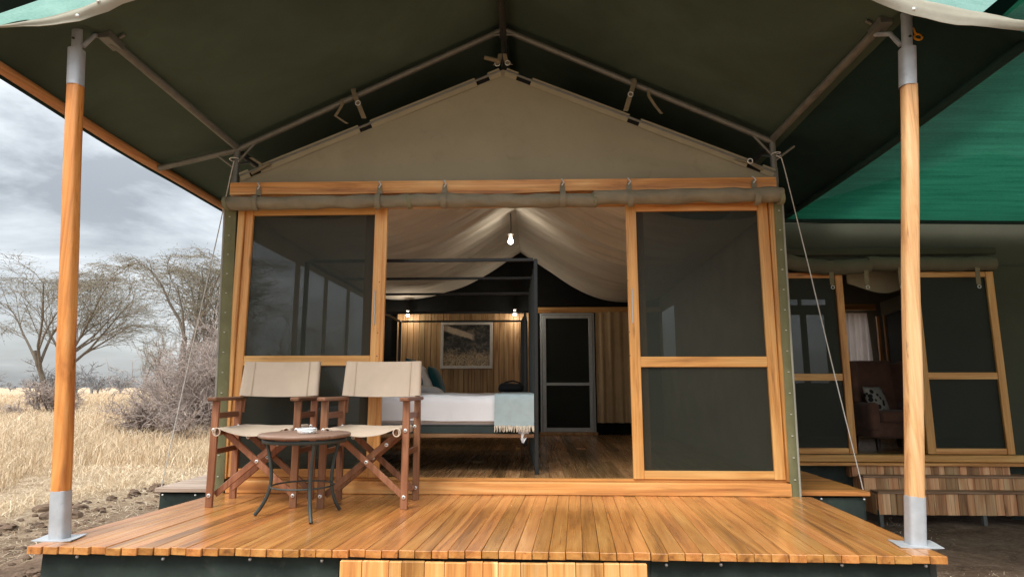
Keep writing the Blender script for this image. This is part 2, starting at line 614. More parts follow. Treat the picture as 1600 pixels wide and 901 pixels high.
M['roof_hem'] = cloth('pale_valance_canvas', (0.42, 0.40, 0.33), var=0.14, nscale=5, trans=0.2, stains=(0.28, 0.25, 0.18, 0.4))
M['dark_net'] = cloth('dark_green_double_net', (0.012, 0.034, 0.030), var=0.3, nscale=2.0)
M['strip'] = cloth('green_corner_canvas', (0.155, 0.15, 0.078), var=0.16, nscale=5, stains=(0.25, 0.23, 0.14, 0.5))
M['strip_edge'] = cloth('grey_corner_canvas', (0.30, 0.29, 0.24), var=0.16, nscale=5)
M['roll_end'] = cloth('flap_end_canvas', (0.20, 0.19, 0.115), var=0.14, nscale=6)
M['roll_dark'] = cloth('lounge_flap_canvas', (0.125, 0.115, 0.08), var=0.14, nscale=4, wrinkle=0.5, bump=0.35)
M['roll'] = cloth('rolled_flap_canvas', (0.25, 0.215, 0.15), var=0.16, nscale=6, wrinkle=1.5, bump=0.5)
M['strap'] = cloth('webbing_strap', (0.20, 0.165, 0.105), var=0.15, nscale=20)
M['lining'] = cloth('ceiling_lining_fabric', (0.86, 0.76, 0.61), var=0.08, nscale=2, trans=0.25)
M['black_cloth'] = cloth('black_back_canvas', (0.012, 0.012, 0.011), var=0.3)
M['inner_roof'] = cloth('inner_roof_canvas', (0.035, 0.04, 0.03), var=0.15)
M['inner_dark'] = cloth('inner_wall_canvas', (0.50, 0.43, 0.32), var=0.15)
M['skirt'] = cloth('dark_green_skirt', (0.030, 0.042, 0.036), rough=0.6, var=0.45, nscale=3.5, stains=(0.16, 0.15, 0.12, 0.35), wrinkle=0.8, bump=0.4)
M['mesh'] = screen('dark_insect_screen', (0.018, 0.023, 0.015), 0.40)
M['mesh_light'] = screen('window_screen', (0.05, 0.055, 0.05), 0.55)
M['net_bright'] = net('green_shade_net', (0.004, 0.050, 0.029), (0.017, 0.115, 0.068), trans=0.52, open_=0.015, axis=0)
M['net_top'] = net('pale_teal_shade_net', (0.13, 0.29, 0.235), (0.25, 0.44, 0.375), trans=0.6, open_=0.08, axis=0)
M['tape'] = cloth('dark_net_tape', (0.015, 0.035, 0.035), var=0.2)
M['pipe'] = paint('grey_steel_pipe', (0.17, 0.168, 0.145), rough=0.45, metal=0.3, var=0.2)
M['pipe_dark'] = paint('dark_steel_pipe', (0.05, 0.05, 0.042), rough=0.5, metal=0.2, var=0.2)
M['sleeve'] = paint('silver_painted_sleeve', (0.42, 0.44, 0.465), rough=0.42, metal=0.2, var=0.10, dirt=(0.26, 0.23, 0.19, 0.55))
M['bolt'] = paint('zinc_bolt', (0.72, 0.72, 0.70), rough=0.3, metal=0.6)
M['bolt_hole'] = paint('bolt_socket', (0.05, 0.05, 0.05), rough=0.5)
M['black_steel'] = paint('black_bed_steel', (0.013, 0.014, 0.014), rough=0.32, var=0.2)
M['bar_green'] = paint('dark_green_bar', (0.022, 0.032, 0.031), rough=0.45, var=0.2)
M['iron'] = paint('wrought_iron', (0.045, 0.055, 0.052), rough=0.5, metal=0.4, var=0.25, dirt=(0.14, 0.12, 0.10, 0.5))
M['tabletop'] = wood('table_top_wood', (0.13, 0.075, 0.052), (0.24, 0.15, 0.11), (0.35, 0.24, 0.185), axis='x', rough=0.4, vary=0.05, knots=False)
M['seat'] = cloth('taupe_seat_canvas', (0.50, 0.405, 0.315), var=0.08, nscale=4, wrinkle=0.25)
M['seam'] = cloth('taupe_seam', (0.44, 0.345, 0.26), var=0.07)
M['step_tread'] = wood('worn_step_tread', (0.16, 0.08, 0.045), (0.30, 0.165, 0.095), (0.44, 0.28, 0.18), axis='x', rough=0.5, vary=0.1)
M['white'] = cloth('white_bedding', (0.80, 0.80, 0.82), var=0.04, wrinkle=0.7, bump=0.3)
M['throw'] = cloth('pale_teal_throw', (0.37, 0.455, 0.47), var=0.10, nscale=12, weave=250, wrinkle=0.3)
M['fringe'] = cloth('cream_fringe', (0.66, 0.59, 0.48), var=0.15, nscale=30)
M['teal'] = cloth('dark_teal_cushion', (0.012, 0.085, 0.10), var=0.2, sheen=0.3)
M['bedbase'] = cloth('grey_green_bed_base', (0.045, 0.058, 0.055), var=0.2)
M['bag'] = cloth('black_bag', (0.012, 0.012, 0.013), var=0.3, rough=0.5)
M['curtain'] = cloth('tan_curtain', (0.50, 0.375, 0.225), var=0.12, nscale=3)
M['curtain_w'] = cloth('white_curtain', (0.80, 0.75, 0.72), var=0.06, trans=0.6)
M['bed_rail'] = wood('dark_bed_rail', (0.10, 0.045, 0.018), (0.22, 0.11, 0.045), (0.30, 0.17, 0.08), axis='x', vary=0.1)
M['alu'] = paint('pale_door_frame', (0.44, 0.46, 0.46), rough=0.4, metal=0.2)
M['frame_w'] = paint('white_picture_frame', (0.62, 0.58, 0.52), rough=0.5)
M['glow'] = glow('lit_bulb_glass', (1.0, 0.93, 0.80), 6)
M['socket'] = paint('white_lamp_socket', (0.22, 0.20, 0.17), rough=0.5)
M['cable'] = paint('dark_cable', (0.03, 0.025, 0.02), rough=0.6)
M['rope'] = cloth('pale_guy_rope', (0.62, 0.60, 0.56), var=0.15, nscale=40)
M['rope_y'] = cloth('orange_twine', (0.70, 0.30, 0.03), var=0.15, nscale=40)
M['canvas2_in'] = cloth('lounge_inner_canvas', (0.22, 0.20, 0.15), var=0.12, nscale=1.5)
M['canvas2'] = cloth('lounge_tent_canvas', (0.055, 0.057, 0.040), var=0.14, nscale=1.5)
M['armchair'] = cloth('brown_armchair_fabric', (0.19, 0.095, 0.068), var=0.22, nscale=6, sheen=0.2)
M['dark_leg'] = paint('dark_wood_leg', (0.03, 0.015, 0.01), rough=0.4)
M['rib_steel'] = paint('steel_stair_frame', (0.12, 0.12, 0.11), rough=0.5, metal=0.3)

def mat_glass():
    q = NT('clear_glass_dish')
    q.set(Base_Color=(0.9, 0.95, 0.95, 1), Roughness=0.08, Transmission_Weight=0.55, IOR=1.45, Specular_IOR_Level=0.6)
    return q.m
M['glass'] = mat_glass()

def mat_print():
    """framed wildlife-style print: pale curved band over dark brush, straw below"""
    q = NT('photo_print')
    tc = q.n('ShaderNodeTexCoord')
    sp = q.n('ShaderNodeSeparateXYZ'); q.l(tc.outputs['Generated'], sp.inputs[0])
    n1 = q.noise(tc.outputs['Generated'], 7, 7, 0.75, 1.0)
    n2 = q.noise(tc.outputs['Generated'], 22, 6, 0.8, 2.0)
    base = q.ramp(n1.outputs['Fac'], [(0.38, (0.008, 0.009, 0.008)), (0.52, (0.05, 0.048, 0.040)), (0.66, (0.24, 0.20, 0.15))])
    straw = q.ramp(n2.outputs['Fac'], [(0.42, (0.02, 0.016, 0.012)), (0.56, (0.62, 0.46, 0.28))])
    low = q.math('MULTIPLY_ADD', n1.outputs['Fac'], 0.5, q.math('SUBTRACT', 0.30, sp.outputs['Z']).outputs[0])
    lf = q.ramp(low.outputs[0], [(0.16, 0.0), (0.30, 1.0)])
    c = q.mix(lf.outputs[0], base.outputs[0], straw.outputs[0])
    # pale sloping band from the upper left to the middle right
    ln = q.math('MULTIPLY_ADD', sp.outputs['X'], 0.36, sp.outputs['Z'])
    ln2 = q.math('MULTIPLY_ADD', n1.outputs['Fac'], 0.10, ln.outputs[0])
    dd = q.math('ABSOLUTE', q.math('SUBTRACT', ln2.outputs[0], 0.98).outputs[0], 0.0)
    band = q.ramp(dd.outputs[0], [(0.055, 1.0), (0.085, 0.0)])
    xm = q.ramp(sp.outputs['X'], [(0.60, 1.0), (0.68, 0.0)])
    bf = q.math('MULTIPLY', band.outputs[0], xm.outputs[0])
    c = q.mix(bf.outputs[0], c.outputs[0], q.mix(0.5, (0.62, 0.50, 0.37), q.ramp(n2.outputs['Fac'], [(0.35, 0.2), (0.6, 1.0)]).outputs[0], 'MULTIPLY').outputs[0])
    q.l(c.outputs[0], q.b.inputs['Base Color'])
    q.set(Roughness=0.35)
    return q.m
M['print'] = mat_print()

def mat_cushion():
    q = NT('black_white_cushion')
    v = q.obj_vec((1, 1, 1), rand=False)
    w = q.n('ShaderNodeTexVoronoi'); w.inputs['Scale'].default_value = 14
    q.l(v, w.inputs['Vector'])
    c = q.ramp(w.outputs['Distance'], [(0.38, (0.02, 0.02, 0.02)), (0.46, (0.45, 0.42, 0.38))])
    q.l(c.outputs[0], q.b.inputs['Base Color']); q.set(Roughness=0.9)
    return q.m
M['cushion'] = mat_cushion()

def mat_ground():
    q = NT('dry_ground')
    tc = q.n('ShaderNodeTexCoord')
    v = tc.outputs['Object']
    sp = q.n('ShaderNodeSeparateXYZ'); q.l(v, sp.inputs[0])
    n1 = q.noise(v, 0.35, 8, 0.65, 0.4)
    n2 = q.noise(v, 3.0, 8, 0.75, 0.6)
    n3 = q.noise(v, 28, 6, 0.8, 0.5)
    straw = q.ramp(n2.outputs['Fac'], [(0.3, (0.29, 0.20, 0.125)), (0.5, (0.46, 0.345, 0.23)), (0.72, (0.63, 0.51, 0.37))])
    soil = q.ramp(n2.outputs['Fac'], [(0.3, (0.10, 0.062, 0.042)), (0.5, (0.215, 0.142, 0.10)), (0.72, (0.36, 0.255, 0.19))])
    # disturbed soil round the platforms: distance from the deck's centre line
    ax = q.math('ABSOLUTE', q.math('SUBTRACT', sp.outputs['X'], 0.9).outputs[0])
    d = q.math('ADD', ax.outputs[0], q.math('MULTIPLY', n1.outputs['Fac'], 3.2).outputs[0])
    d2 = q.math('ADD', d.outputs[0], q.math('MULTIPLY', n2.outputs['Fac'], 1.4).outputs[0])
    f = q.ramp(q.math('DIVIDE', d2.outputs[0], 10.0).outputs[0], [(0.72, 0.0), (0.92, 1.0)])
    c = q.mix(f.outputs[0], soil.outputs[0], straw.outputs[0])
    # scattered straw litter on the soil
    lit = q.ramp(n3.outputs['Fac'], [(0.53, 0.0), (0.62, 1.0)])
    c = q.mix(q.math('MULTIPLY', lit.outputs[0], 0.45).outputs[0], c.outputs[0], (0.46, 0.35, 0.21))
    q.l(c.outputs[0], q.b.inputs['Base Color'])
    q.set(Roughness=0.95, Specular_IOR_Level=0.1)
    h = q.math('MULTIPLY_ADD', n3.outputs['Fac'], 0.5, n2.outputs['Fac'])
    q.bump(h.outputs[0], 1.0, 0.09)
    return q.m
M['ground'] = mat_ground()

def mat_blade(name, a, b, c_):
    q = NT(name)
    g = q.n('ShaderNodeNewGeometry')
    tc = q.n('ShaderNodeTexCoord')
    n1 = q.noise(tc.outputs['Object'], 0.35, 4, 0.6)
    f = q.math('MULTIPLY_ADD', g.outputs['Random Per Island'], 0.6, q.math('MULTIPLY', n1.outputs['Fac'], 0.55).outputs[0])
    r = q.ramp(f.outputs[0], [(0.25, a), (0.55, b), (0.85, c_)])
    q.l(r.outputs[0], q.b.inputs['Base Color'])
    q.set(Roughness=0.75, Specular_IOR_Level=0.2)
    t = q.n('ShaderNodeBsdfTranslucent'); q.l(r.outputs[0], t.inputs['Color'])
    ms = q.n('ShaderNodeMixShader'); ms.inputs[0].default_value = 0.3
    q.l(q.b.outputs[0], ms.inputs[1]); q.l(t.outputs[0], ms.inputs[2])
    q.l(ms.outputs[0], q.o.inputs['Surface'])
    return q.m
M['grass'] = mat_blade('dry_grass_blade', (0.40, 0.285, 0.175), (0.61, 0.475, 0.32), (0.80, 0.69, 0.52))
M['straw'] = mat_blade('straw_litter', (0.34, 0.245, 0.155), (0.57, 0.45, 0.31), (0.80, 0.70, 0.55))
M['leaf'] = mat_blade('acacia_leaf', (0.07, 0.075, 0.03), (0.12, 0.12, 0.055), (0.19, 0.175, 0.09))
def mat_bark(name, lo, hi):
    q = NT(name)
    v = q.obj_vec((1, 1, 1))
    n = q.noise(v, 3, 6, 0.7)
    c = q.ramp(n.outputs['Fac'], [(0.3, lo), (0.7, hi)])
    q.l(c.outputs[0], q.b.inputs['Base Color']); q.set(Roughness=0.9, Specular_IOR_Level=0.15)
    return q.m
M['bark'] = mat_bark('acacia_bark', (0.10, 0.085, 0.07), (0.22, 0.19, 0.16))
M['twig'] = mat_bark('acacia_twig', (0.17, 0.145, 0.115), (0.29, 0.255, 0.205))
M['bush'] = mat_bark('grey_bush_twig', (0.23, 0.18, 0.155), (0.44, 0.365, 0.325))
M['bush_in'] = mat_bark('bush_stem', (0.10, 0.08, 0.065), (0.22, 0.175, 0.14))
M['clod'] = mat_bark('soil_clod', (0.055, 0.038, 0.027), (0.20, 0.135, 0.095))
M['far'] = mat_bark('far_tree', (0.20, 0.20, 0.21), (0.30, 0.30, 0.31))
# ================================================================ GROUND
def ground_h(x, y):
    d = math.hypot(x, y)
    k = max(0.0, min(1.0, (d - 1.5) / 6.0)) 
    near = noise.noise(Vector((x * 0.9, y * 0.9, 1.3))) * 0.035 + noise.noise(Vector((x * 2.7, y * 2.7, 5.1))) * 0.02
    far = noise.noise(Vector((x * 0.05, y * 0.05, 9.0))) * 0.25 * min(1.0, max(0.0, (d - 12) / 25))
    return GZ + near + far * k

def ax_coords():
    c = [0.0]
    s = 0.16
    while c[-1] < 3500:
        c.append(c[-1] + s)
        if c[-1] > 9:
            s *= 1.13
    return [-q for q in c[:0:-1]] + c
gx = ax_coords(); gy = [q + 4 for q in ax_coords()]
P = [[(x, y, ground_h(x, y)) for x in gx] for y in gy]
mb = MB(); mb.sheet(P, 0, True, flip=False)
ground = structure(mb.build('ground', M['ground']))

# ================================================================ VERANDA DECK
DY0, DY1 = 3.12, 4.705
deck = thing('veranda_deck', 'honey brown teak plank deck in front of the tent doors', 'deck', (-0.25, 3.9, GZ))
NB = 55
bw, bt = 0.0780, 0.036
board_me = []
for k in range(4):
    m_ = MB(); m_.box((0, 0, 0), (bw, DY1 - DY0, bt), 0.002)
    me = m_.mesh('board'); me.materials.append(M['deck']); board_me.append(me)
for i in range(NB):
    t = (i + 0.5) / NB
    xf = -2.54 + t * 4.46; xb = -2.385 + t * 4.37
    cx = (xf + xb) / 2
    yj = rnd.uniform(-0.006, 0.006)
    inst('board', board_me[i % 4], deck, (cx, (DY0 + DY1) / 2 + yj, -bt / 2 + rnd.uniform(-0.0015, 0.0015)),
         (0, rnd.uniform(-0.006, 0.006), -math.atan2(xb - xf, DY1 - DY0) + rnd.uniform(-0.0008, 0.0008)))
# frame under the boards
m_ = MB()
for y in (3.22, 3.7, 4.2, 4.64):
    m_.box((-0.29, y, -0.10), (4.40, 0.06, 0.12), 0.004)
m_.build('joist', M['pipe_dark'], deck)
for x in (-2.4, -0.9, 0.5, 1.85):
    for y in (3.22, 4.5):
        MB().box((x, y, (GZ - 0.16) / 2 - 0.12), (0.08, 0.08, -GZ - 0.1), 0.004).build('support_post', M['pipe_dark'], deck)

def skirt(p0, p1, ztop, zbot, parent, n=60, sag=0.012, seed=0.0, name='skirt'):
    """hanging canvas skirt with a slightly scalloped top edge"""
    p0, p1 = Vector((p0[0], p0[1], 0)), Vector((p1[0], p1[1], 0))
    d = (p1 - p0); L = d.length; d.normalize()
    nn = Vector((d.y, -d.x, 0))
    rows = []
    for i in range(9):
        row = []
        t = i / 8
        for j in range(n + 1):
            s = j / n * L
            top = ztop - abs(math.sin(s * 3.1 + seed)) * sag
            z = top + (zbot - top) * t
            off = noise.noise(Vector((s * 2.3, t * 1.2, seed))) * 0.022 * (0.25 + t) + noise.noise(Vector((s * 7, t * 2.2, seed + 4))) * 0.006
            q = p0 + d * s + nn * off
            row.append((q.x, q.y, z))
        rows.append(row)
    m = MB(); m.sheet(rows, 0.003, True)
    return m.build(name, M['skirt'], parent)

skirt((-2.49, 3.18), (-0.98, 3.18), -0.040, GZ, deck, 40, seed=0.3)
skirt((0.55, 3.18), (1.87, 3.18), -0.040, GZ, deck, 40, seed=1.7)
skirt((-2.38, 4.68), (-2.49, 3.18), -0.040, GZ, deck, 30, seed=2.4)
skirt((1.87, 3.18), (1.95, 4.68), -0.040, GZ, deck, 30, seed=3.3)
def stud(p, parent, axis='y', r=0.008):
    m = MB()
    prof = [(0.0, 0.0065), (r * .6, 0.0055), (r, 0.002), (r, -0.004)]
    m.lathe(prof[::-1], (0, 0, 0), 10)
    o = m.build('stud', M['bolt'], parent, p)
    o.rotation_euler = {'y': (R(90), 0, 0), 'x+': (0, R(90), 0), 'x-': (0, R(-90), 0)}[axis]
    return o
for x in (-2.30, -1.86, -1.42, -1.06, 0.62, 0.88, 1.45, 1.84):
    stud((x, 3.158, -0.058 + rnd.uniform(-.006, .006)), deck)

# ================================================================ DECK STAIRS (front)
stairs = thing('deck_stairs', 'wooden stairs with patchwork plank risers at the front edge of the deck', 'stairs', (-0.16, 2.7, GZ))
x0, x1 = -0.945, 0.515
def riser(parent, xa, xb, y, zt, zb, mat, wr=(0.05, 0.12), seed=1, th=0.024):
    r_ = random.Random(seed)
    x = xa
    while x < xb - 0.02:
        w = min(r_.uniform(*wr), xb - x)
        if xb - x - w < 0.03:
            w = xb - x
        zj = r_.uniform(-.002, .002)
        MBo = MB(); MBo.box((0, 0, 0), (w - 0.0025, th, zt - zb), 0.002)
        MBo.build('riser_plank', mat, parent, (x + w / 2, y + r_.uniform(-.002, .002), (zt + zb) / 2 + zj))
        x += w
riser(stairs, x0, x1, 3.085, -0.040, -0.215, M['step'], (0.06, 0.135), 5)
for s in range(2):
    yt = 3.06 - s * 0.27
    zt = -0.215 - s * 0.19
    nb = 3
    for k in range(nb):
        MB().box((0, 0, 0), (x1 - x0, 0.086, 0.03), 0.003).build('tread_board', M['deck_x'], stairs, ((x0 + x1) / 2, yt - 0.045 - k * 0.09, zt - 0.017))
    if s == 0:
        riser(stairs, x0, x1, yt - 0.262, zt - 0.036, zt - 0.18, M['step'], (0.06, 0.135), 9)
for x in (x0 + 0.03, x1 - 0.03):
    MB().beam((x, 3.02, -0.34), (x, 2.52, GZ + 0.03), 0.04, 0.10).build('stringer', M['pipe_dark'], stairs)

# ================================================================ SIDE PLATFORMS
def platform(label, xa, xb, ya, yb, mat, skirt_faces, seed):
    p = thing('side_platform', label, 'platform', ((xa + xb) / 2, (ya + yb) / 2, GZ))
    r_ = random.Random(seed)
    y = ya
    me = MB().box((0, 0, 0), (xb - xa, 0.094, 0.032), 0.003).mesh('board'); me.materials.append(mat)
    while y < yb:
        inst('board', me, p, ((xa + xb) / 2 + r_.uniform(-.004, .004), y + 0.048, -0.022 + r_.uniform(-.001, .001)))
        y += 0.098
    for (a, b) in skirt_faces:
        skirt(a, b, -0.042, GZ, p, 24, seed=seed + a[0])
    return p
pl = platform('pale weathered plank platform along the left side of the tent', -3.03, -2.50, 4.95, 9.0, M['grey_deck'],
         [((-3.0, 4.98), (-2.45, 4.98)), ((-3.0, 8.9), (-3.0, 4.98))], 4)
stud((-2.965, 4.955, -0.06), pl); stud((-2.7, 4.955, -0.06), pl)
pr_ = platform('small brown plank platform between the tent and the lounge stairs', 1.96, 2.54, 4.97, 6.85, M['deck_x'],
         [((1.97, 5.0), (2.51, 5.0)), ((2.51, 5.0), (2.51, 6.8))], 8)
for x in (2.03, 2.17, 2.49):
    stud((x, 4.975, -0.06), pr_)

# ================================================================ VERANDA POSTS
def veranda_post(label, xb, yb, xt, zs, wood_mat, side):
    t = thing('veranda_post', label, 'post', (xb, yb, 0), 'posts at the front corners of the deck')
    def X(z):
        return xb + (xt - xb) * z / 2.85
    def sq(za, zb, wa, wb, n=1):
        pts = []
        for z, w in ((za, wa), (zb, wb)):
            pts.append((X(z), yb, z, w))
        return pts
    # wooden pole: slightly irregular rounded-square section, many rings
    m = MB()
    za, zb = 0.20, zs - 0.03
    n = 20
    rings = 26
    vs = []
    for i in range(rings + 1):
        z = za + (zb - za) * i / rings
        w = (0.0385 - 0.002 * i / rings) * (1 + 0.02 * noise.noise(Vector((z * 1.7, xb, 0))))
        ox = noise.noise(Vector((z * 1.1, xb * 3, 2))) * 0.010
        for j in range(n):
            a = 2 * math.pi * (j + .5) / n
            ca, sa = math.cos(a), math.sin(a)
            r = w / ((abs(ca) ** 4.5 + abs(sa) ** 4.5) ** (1 / 4.5))
            vs.append((X(z) + ox + r * ca, yb + r * sa, z))
    fs = []
    for i in range(rings):
        for j in range(n):
            a = i * n + j; b = i * n + (j + 1) % n
            fs.append((a, b, b + n, a + n))
    m.add(vs, fs, True)
    m.build('wooden_pole', wood_mat, t)
    def sleeve(za, zb, r, name, nn=20, p=2.6, jag=0.0):
        m = MB()
        k = 24
        vs = []
        zz = [za, za + (zb - za) * .5, zb]
        for z in zz:
            for j in range(k):
                a = 2 * math.pi * (j + .5) / k
                ca, sa = math.cos(a), math.sin(a)
                rr = r / ((abs(ca) ** p + abs(sa) ** p) ** (1 / p))
                dz = (rnd.uniform(-jag, jag) if z == zb else 0)
                vs.append((X(z) + rr * ca, yb + rr * sa, z + dz))
        fs = []
        for i in range(2):
            for j in range(k):
                a = i * k + j; b = i * k + (j + 1) % k
                fs.append((a, b, b + k, a + k))
        fs.append(tuple(range(2 * k, 3 * k)))
        m.add(vs, fs[:-1], True); m.add(vs[2 * k:], [tuple(range(k))])
        return m.build(name, M['sleeve'], t)
    sleeve(0.004, 0.242 if side < 0 else 0.235, 0.0405, 'bottom_sleeve', jag=0.003 if side < 0 else 0.006, p=5.0)
    sleeve(zs - 0.035, zs + 0.195, 0.0415, 'top_sleeve')
    # neck pipe
    zt = zs + 0.195
    m = MB(); m.tube([(X(zt - .05), yb, zt - .05), (X(zt + .12), yb, zt + .12), (X(zt + .21), yb, zt + .21)], 0.028, 16)
    m.build('neck_pipe', M['sleeve'], t)
    m = MB(); m.lathe([(0.030, 0), (0.030, 0.03), (0.025, 0.035), (0, 0.035)], (X(zt + .19), yb, zt + .19), 16)
    m.build('neck_collar', M['sleeve'], t)
    MB().tube([(X(zt + .06) - 0.0, yb - 0.035, zt + .06), (X(zt + .06), yb - 0.02, zt + .06)], 0.007, 8).build('bolt', M['pipe_dark'], t)
    # brace leaving the neck towards the middle of the roof
    sx = -side
    MB().tube([(X(zt + .02) + sx * .03, yb + .01, zt + .03), (X(zt + .08) + sx * .055, yb + .06, zt + .13), (X(zt) + sx * .075, yb + .16, zt + .19)], 0.014, 8).build('brace', M['sleeve'], t)
    # bent base plate
    rows = []
    for i in range(7):
        row = []
        for j in range(9):
            u, v = -0.105 + 0.21 * j / 8, -0.075 + 0.15 * i / 6
            z = 0.004 + max(0, abs(u) - 0.05) * 0.10 * (1 if (u * side < 0) else 0.35) + 0.003 * noise.noise(Vector((u * 9, v * 9, xb)))
            row.append((xb + u + 0.15 * v * side, yb + v, z))
        rows.append(row)
    MB().sheet(rows, 0.004, False, flip=True).build('base_plate', M['sleeve'], t)
    return t
veranda_post('orange wooden post with silver sleeves on the grassland side of the deck', -2.50, 3.29, -2.735, 2.57, M['post'], -1)
veranda_post('pale wooden post with silver sleeves nearest the green shade net', 1.90, 3.33, 2.14, 2.49, M['post_pale'], 1)
# orange twine tied beside the right-hand post head
m = MB()
m.tube([(2.215 + 0.022 * math.cos(k * .5), 3.36, 2.775 + 0.018 * math.sin(k * .5)) for k in range(16)], 0.0065, 6); m.tube([(2.165, 3.35, 2.80), (2.18, 3.34, 2.82), (2.19, 3.345, 2.79), (2.205, 3.35, 2.785)], 0.0065, 6)
tag(m.build('twine_knot', M['rope_y']), 'small orange twine loop beside the right post head', 'twine')

# ================================================================ CANOPY over the veranda (fly roof + steel frame)
FY = 4.76                          # tent front plane
XR = -0.26                         # ridge
canopy = thing('tent_canopy', 'dark olive canvas fly roof on a grey pipe frame over the veranda', 'canopy', (XR, 6.5, 2.5))
def roof_rise(y):                  # the sheet lifts a little towards the posts
    return max(0.0, (FY - y) / (FY - 3.1)) * 0.13
def roof_droop(side, s, y):          # ... and droops again over the front hem
    q = max(0.0, (3.34 - y) / 0.26)
    return q * ((0.115 if s < 1.1 else 0.115 * max(0.0, 1 - (s - 1.1) / 0.3)) if side < 0 else (0.135 if s < 1.0 else 0.135 + 0.055 * min(1.0, (s - 1.0) / 0.12)))
def roof_x(side, s, y):
    """s 0 ridge .. 1 purlin .. 1.45 eave"""
    f = max(0.0, min(1.0, (FY - y) / 1.5))
    xp = (-2.50 - 0.14 * f) if side < 0 else (1.94 + 0.16 * f)
    if s <= 1:
        return XR + (xp - XR) * s
    xe = -3.17 if side < 0 else 2.72
    return xp + (xe - xp) * (s - 1) / 0.45
def roof_z(side, s, y):
    zr, zp, ze = 3.80, 2.775, 2.60
    if s <= 1:
        z = zr + (zp - zr) * s
        z -= 0.035 * math.sin(math.pi * s) * (0.6 + 0.4 * math.sin(y * 2.2))     # canvas belly
    else:
        q = (s - 1) / 0.45
        f = max(0.0, min(1.0, (FY - y) / 1.5))
        z = zp + (ze - zp) * (q ** (1.0 + 1.1 * f))
    return z - roof_droop(side, s, y) + roof_rise(y) * (1.0 if s <= 1.2 else 0.55 + 0.45 * (1.45 - s) / .25)
def roof_sheet(side, s0, s1, ns, y0, y1, ny, dz=0.0):
    rows = []
    for i in range(ny + 1):
        y = y0 + (y1 - y0) * i / ny
        row = []
        for j in range(ns + 1):
            s = s0 + (s1 - s0) * j / ns
            x = roof_x(side, s, y); z = roof_z(side, s, y) + dz
            z += noise.noise(Vector((x * 1.3, y * 1.1, side * 3.0))) * 0.016 + noise.noise(Vector((x * 3.0 + y, y * 5.0, side * 2.0))) * 0.006
            row.append((x, y, z))
        rows.append(row)
    return rows
for side in (-1, 1):
    MB().sheet(roof_sheet(side, 0.0, 1.0, 28, 3.08, 10.2, 60, 0.035), 0.004, True, flip=side > 0).build('roof_canvas', M['roof_in'], canopy)
MB().sheet(roof_sheet(-1, 1.0, 1.47, 12, 3.08, 10.2, 60, 0.035), 0.004, True).build('eave_canvas', M['roof_in'], canopy)
MB().sheet(roof_sheet(1, 1.0, 1.06, 3, 3.08, 10.2, 60, 0.035), 0.004, True, flip=True).build('eave_canvas', M['roof_in'], canopy)
o = MB().sheet(roof_sheet(1, 1.04, 1.47, 12, 3.10, 10.2, 60, 0.047), 0.004, True, flip=True).build('eave_net', M['dark_net'], canopy)
o['label'] = 'almost black double layer of shade net along the right eave'
# valance along the front edge, either side of the post heads
def valance(hem, top, name='valance'):
    n = 40
    def at(pts, x):
        for (xa, za), (xb, zb) in zip(pts, pts[1:]):
            if x <= xb:
                t = (x - xa) / (xb - xa)
                t = t * t * (3 - 2 * t) * .5 + t * .5
                return za + (zb - za) * t
        return pts[-1][1]
    rows = []
    xa, xb = hem[0][0], hem[-1][0]
    for i in range(9):
        t = i / 8
        row = []
        for j in range(n + 1):
            x = xa + (xb - xa) * j / n
            z = at(hem, x) * (1 - t) + at(top, x) * t
            y = 3.07 - 0.035 * math.sin(t * math.pi) * (0.6 + 0.4 * math.sin(x * 5)) + noise.noise(Vector((x * 4, t * 3, 1))) * 0.012 - (1 - t) * 0.01
            row.append((x, y, z))
        rows.append(row)
    MB().sheet(rows, 0.004, True).build(name, M['roof_hem'], canopy)
valance([(-3.4, 2.745), (-2.989, 2.770), (-2.767, 2.773), (-2.556, 2.795), (-2.408, 2.848), (-2.268, 2.915), (-0.26, 3.84)],
        [(-3.4, 2.762), (-2.989, 2.784), (-2.774, 2.828), (-2.559, 2.886), (-2.453, 2.923), (-2.268, 3.02), (-0.26, 3.95)])
valance([(-0.26, 3.84), (1.72, 2.855), (1.85, 2.79), (1.979, 2.724), (2.232, 2.658), (2.552, 2.621), (2.75, 2.615)],
        [(-0.26, 3.95), (1.85, 2.91), (2.099, 2.802), (2.37, 2.728), (2.56, 2.683), (2.75, 2.665)])
for x, z in ((-2.53, 2.812), (-2.42, 2.90), (1.99, 2.735)):
    m = MB(); m.lathe([(0.011, -0.004), (0.011, 0.003), (0, 0.005)], (0, 0, 0), 10)
    o = m.build('eyelet', M['bolt'], canopy, (x, 3.025, z)); o.rotation_euler = (R(90), 0, 0)
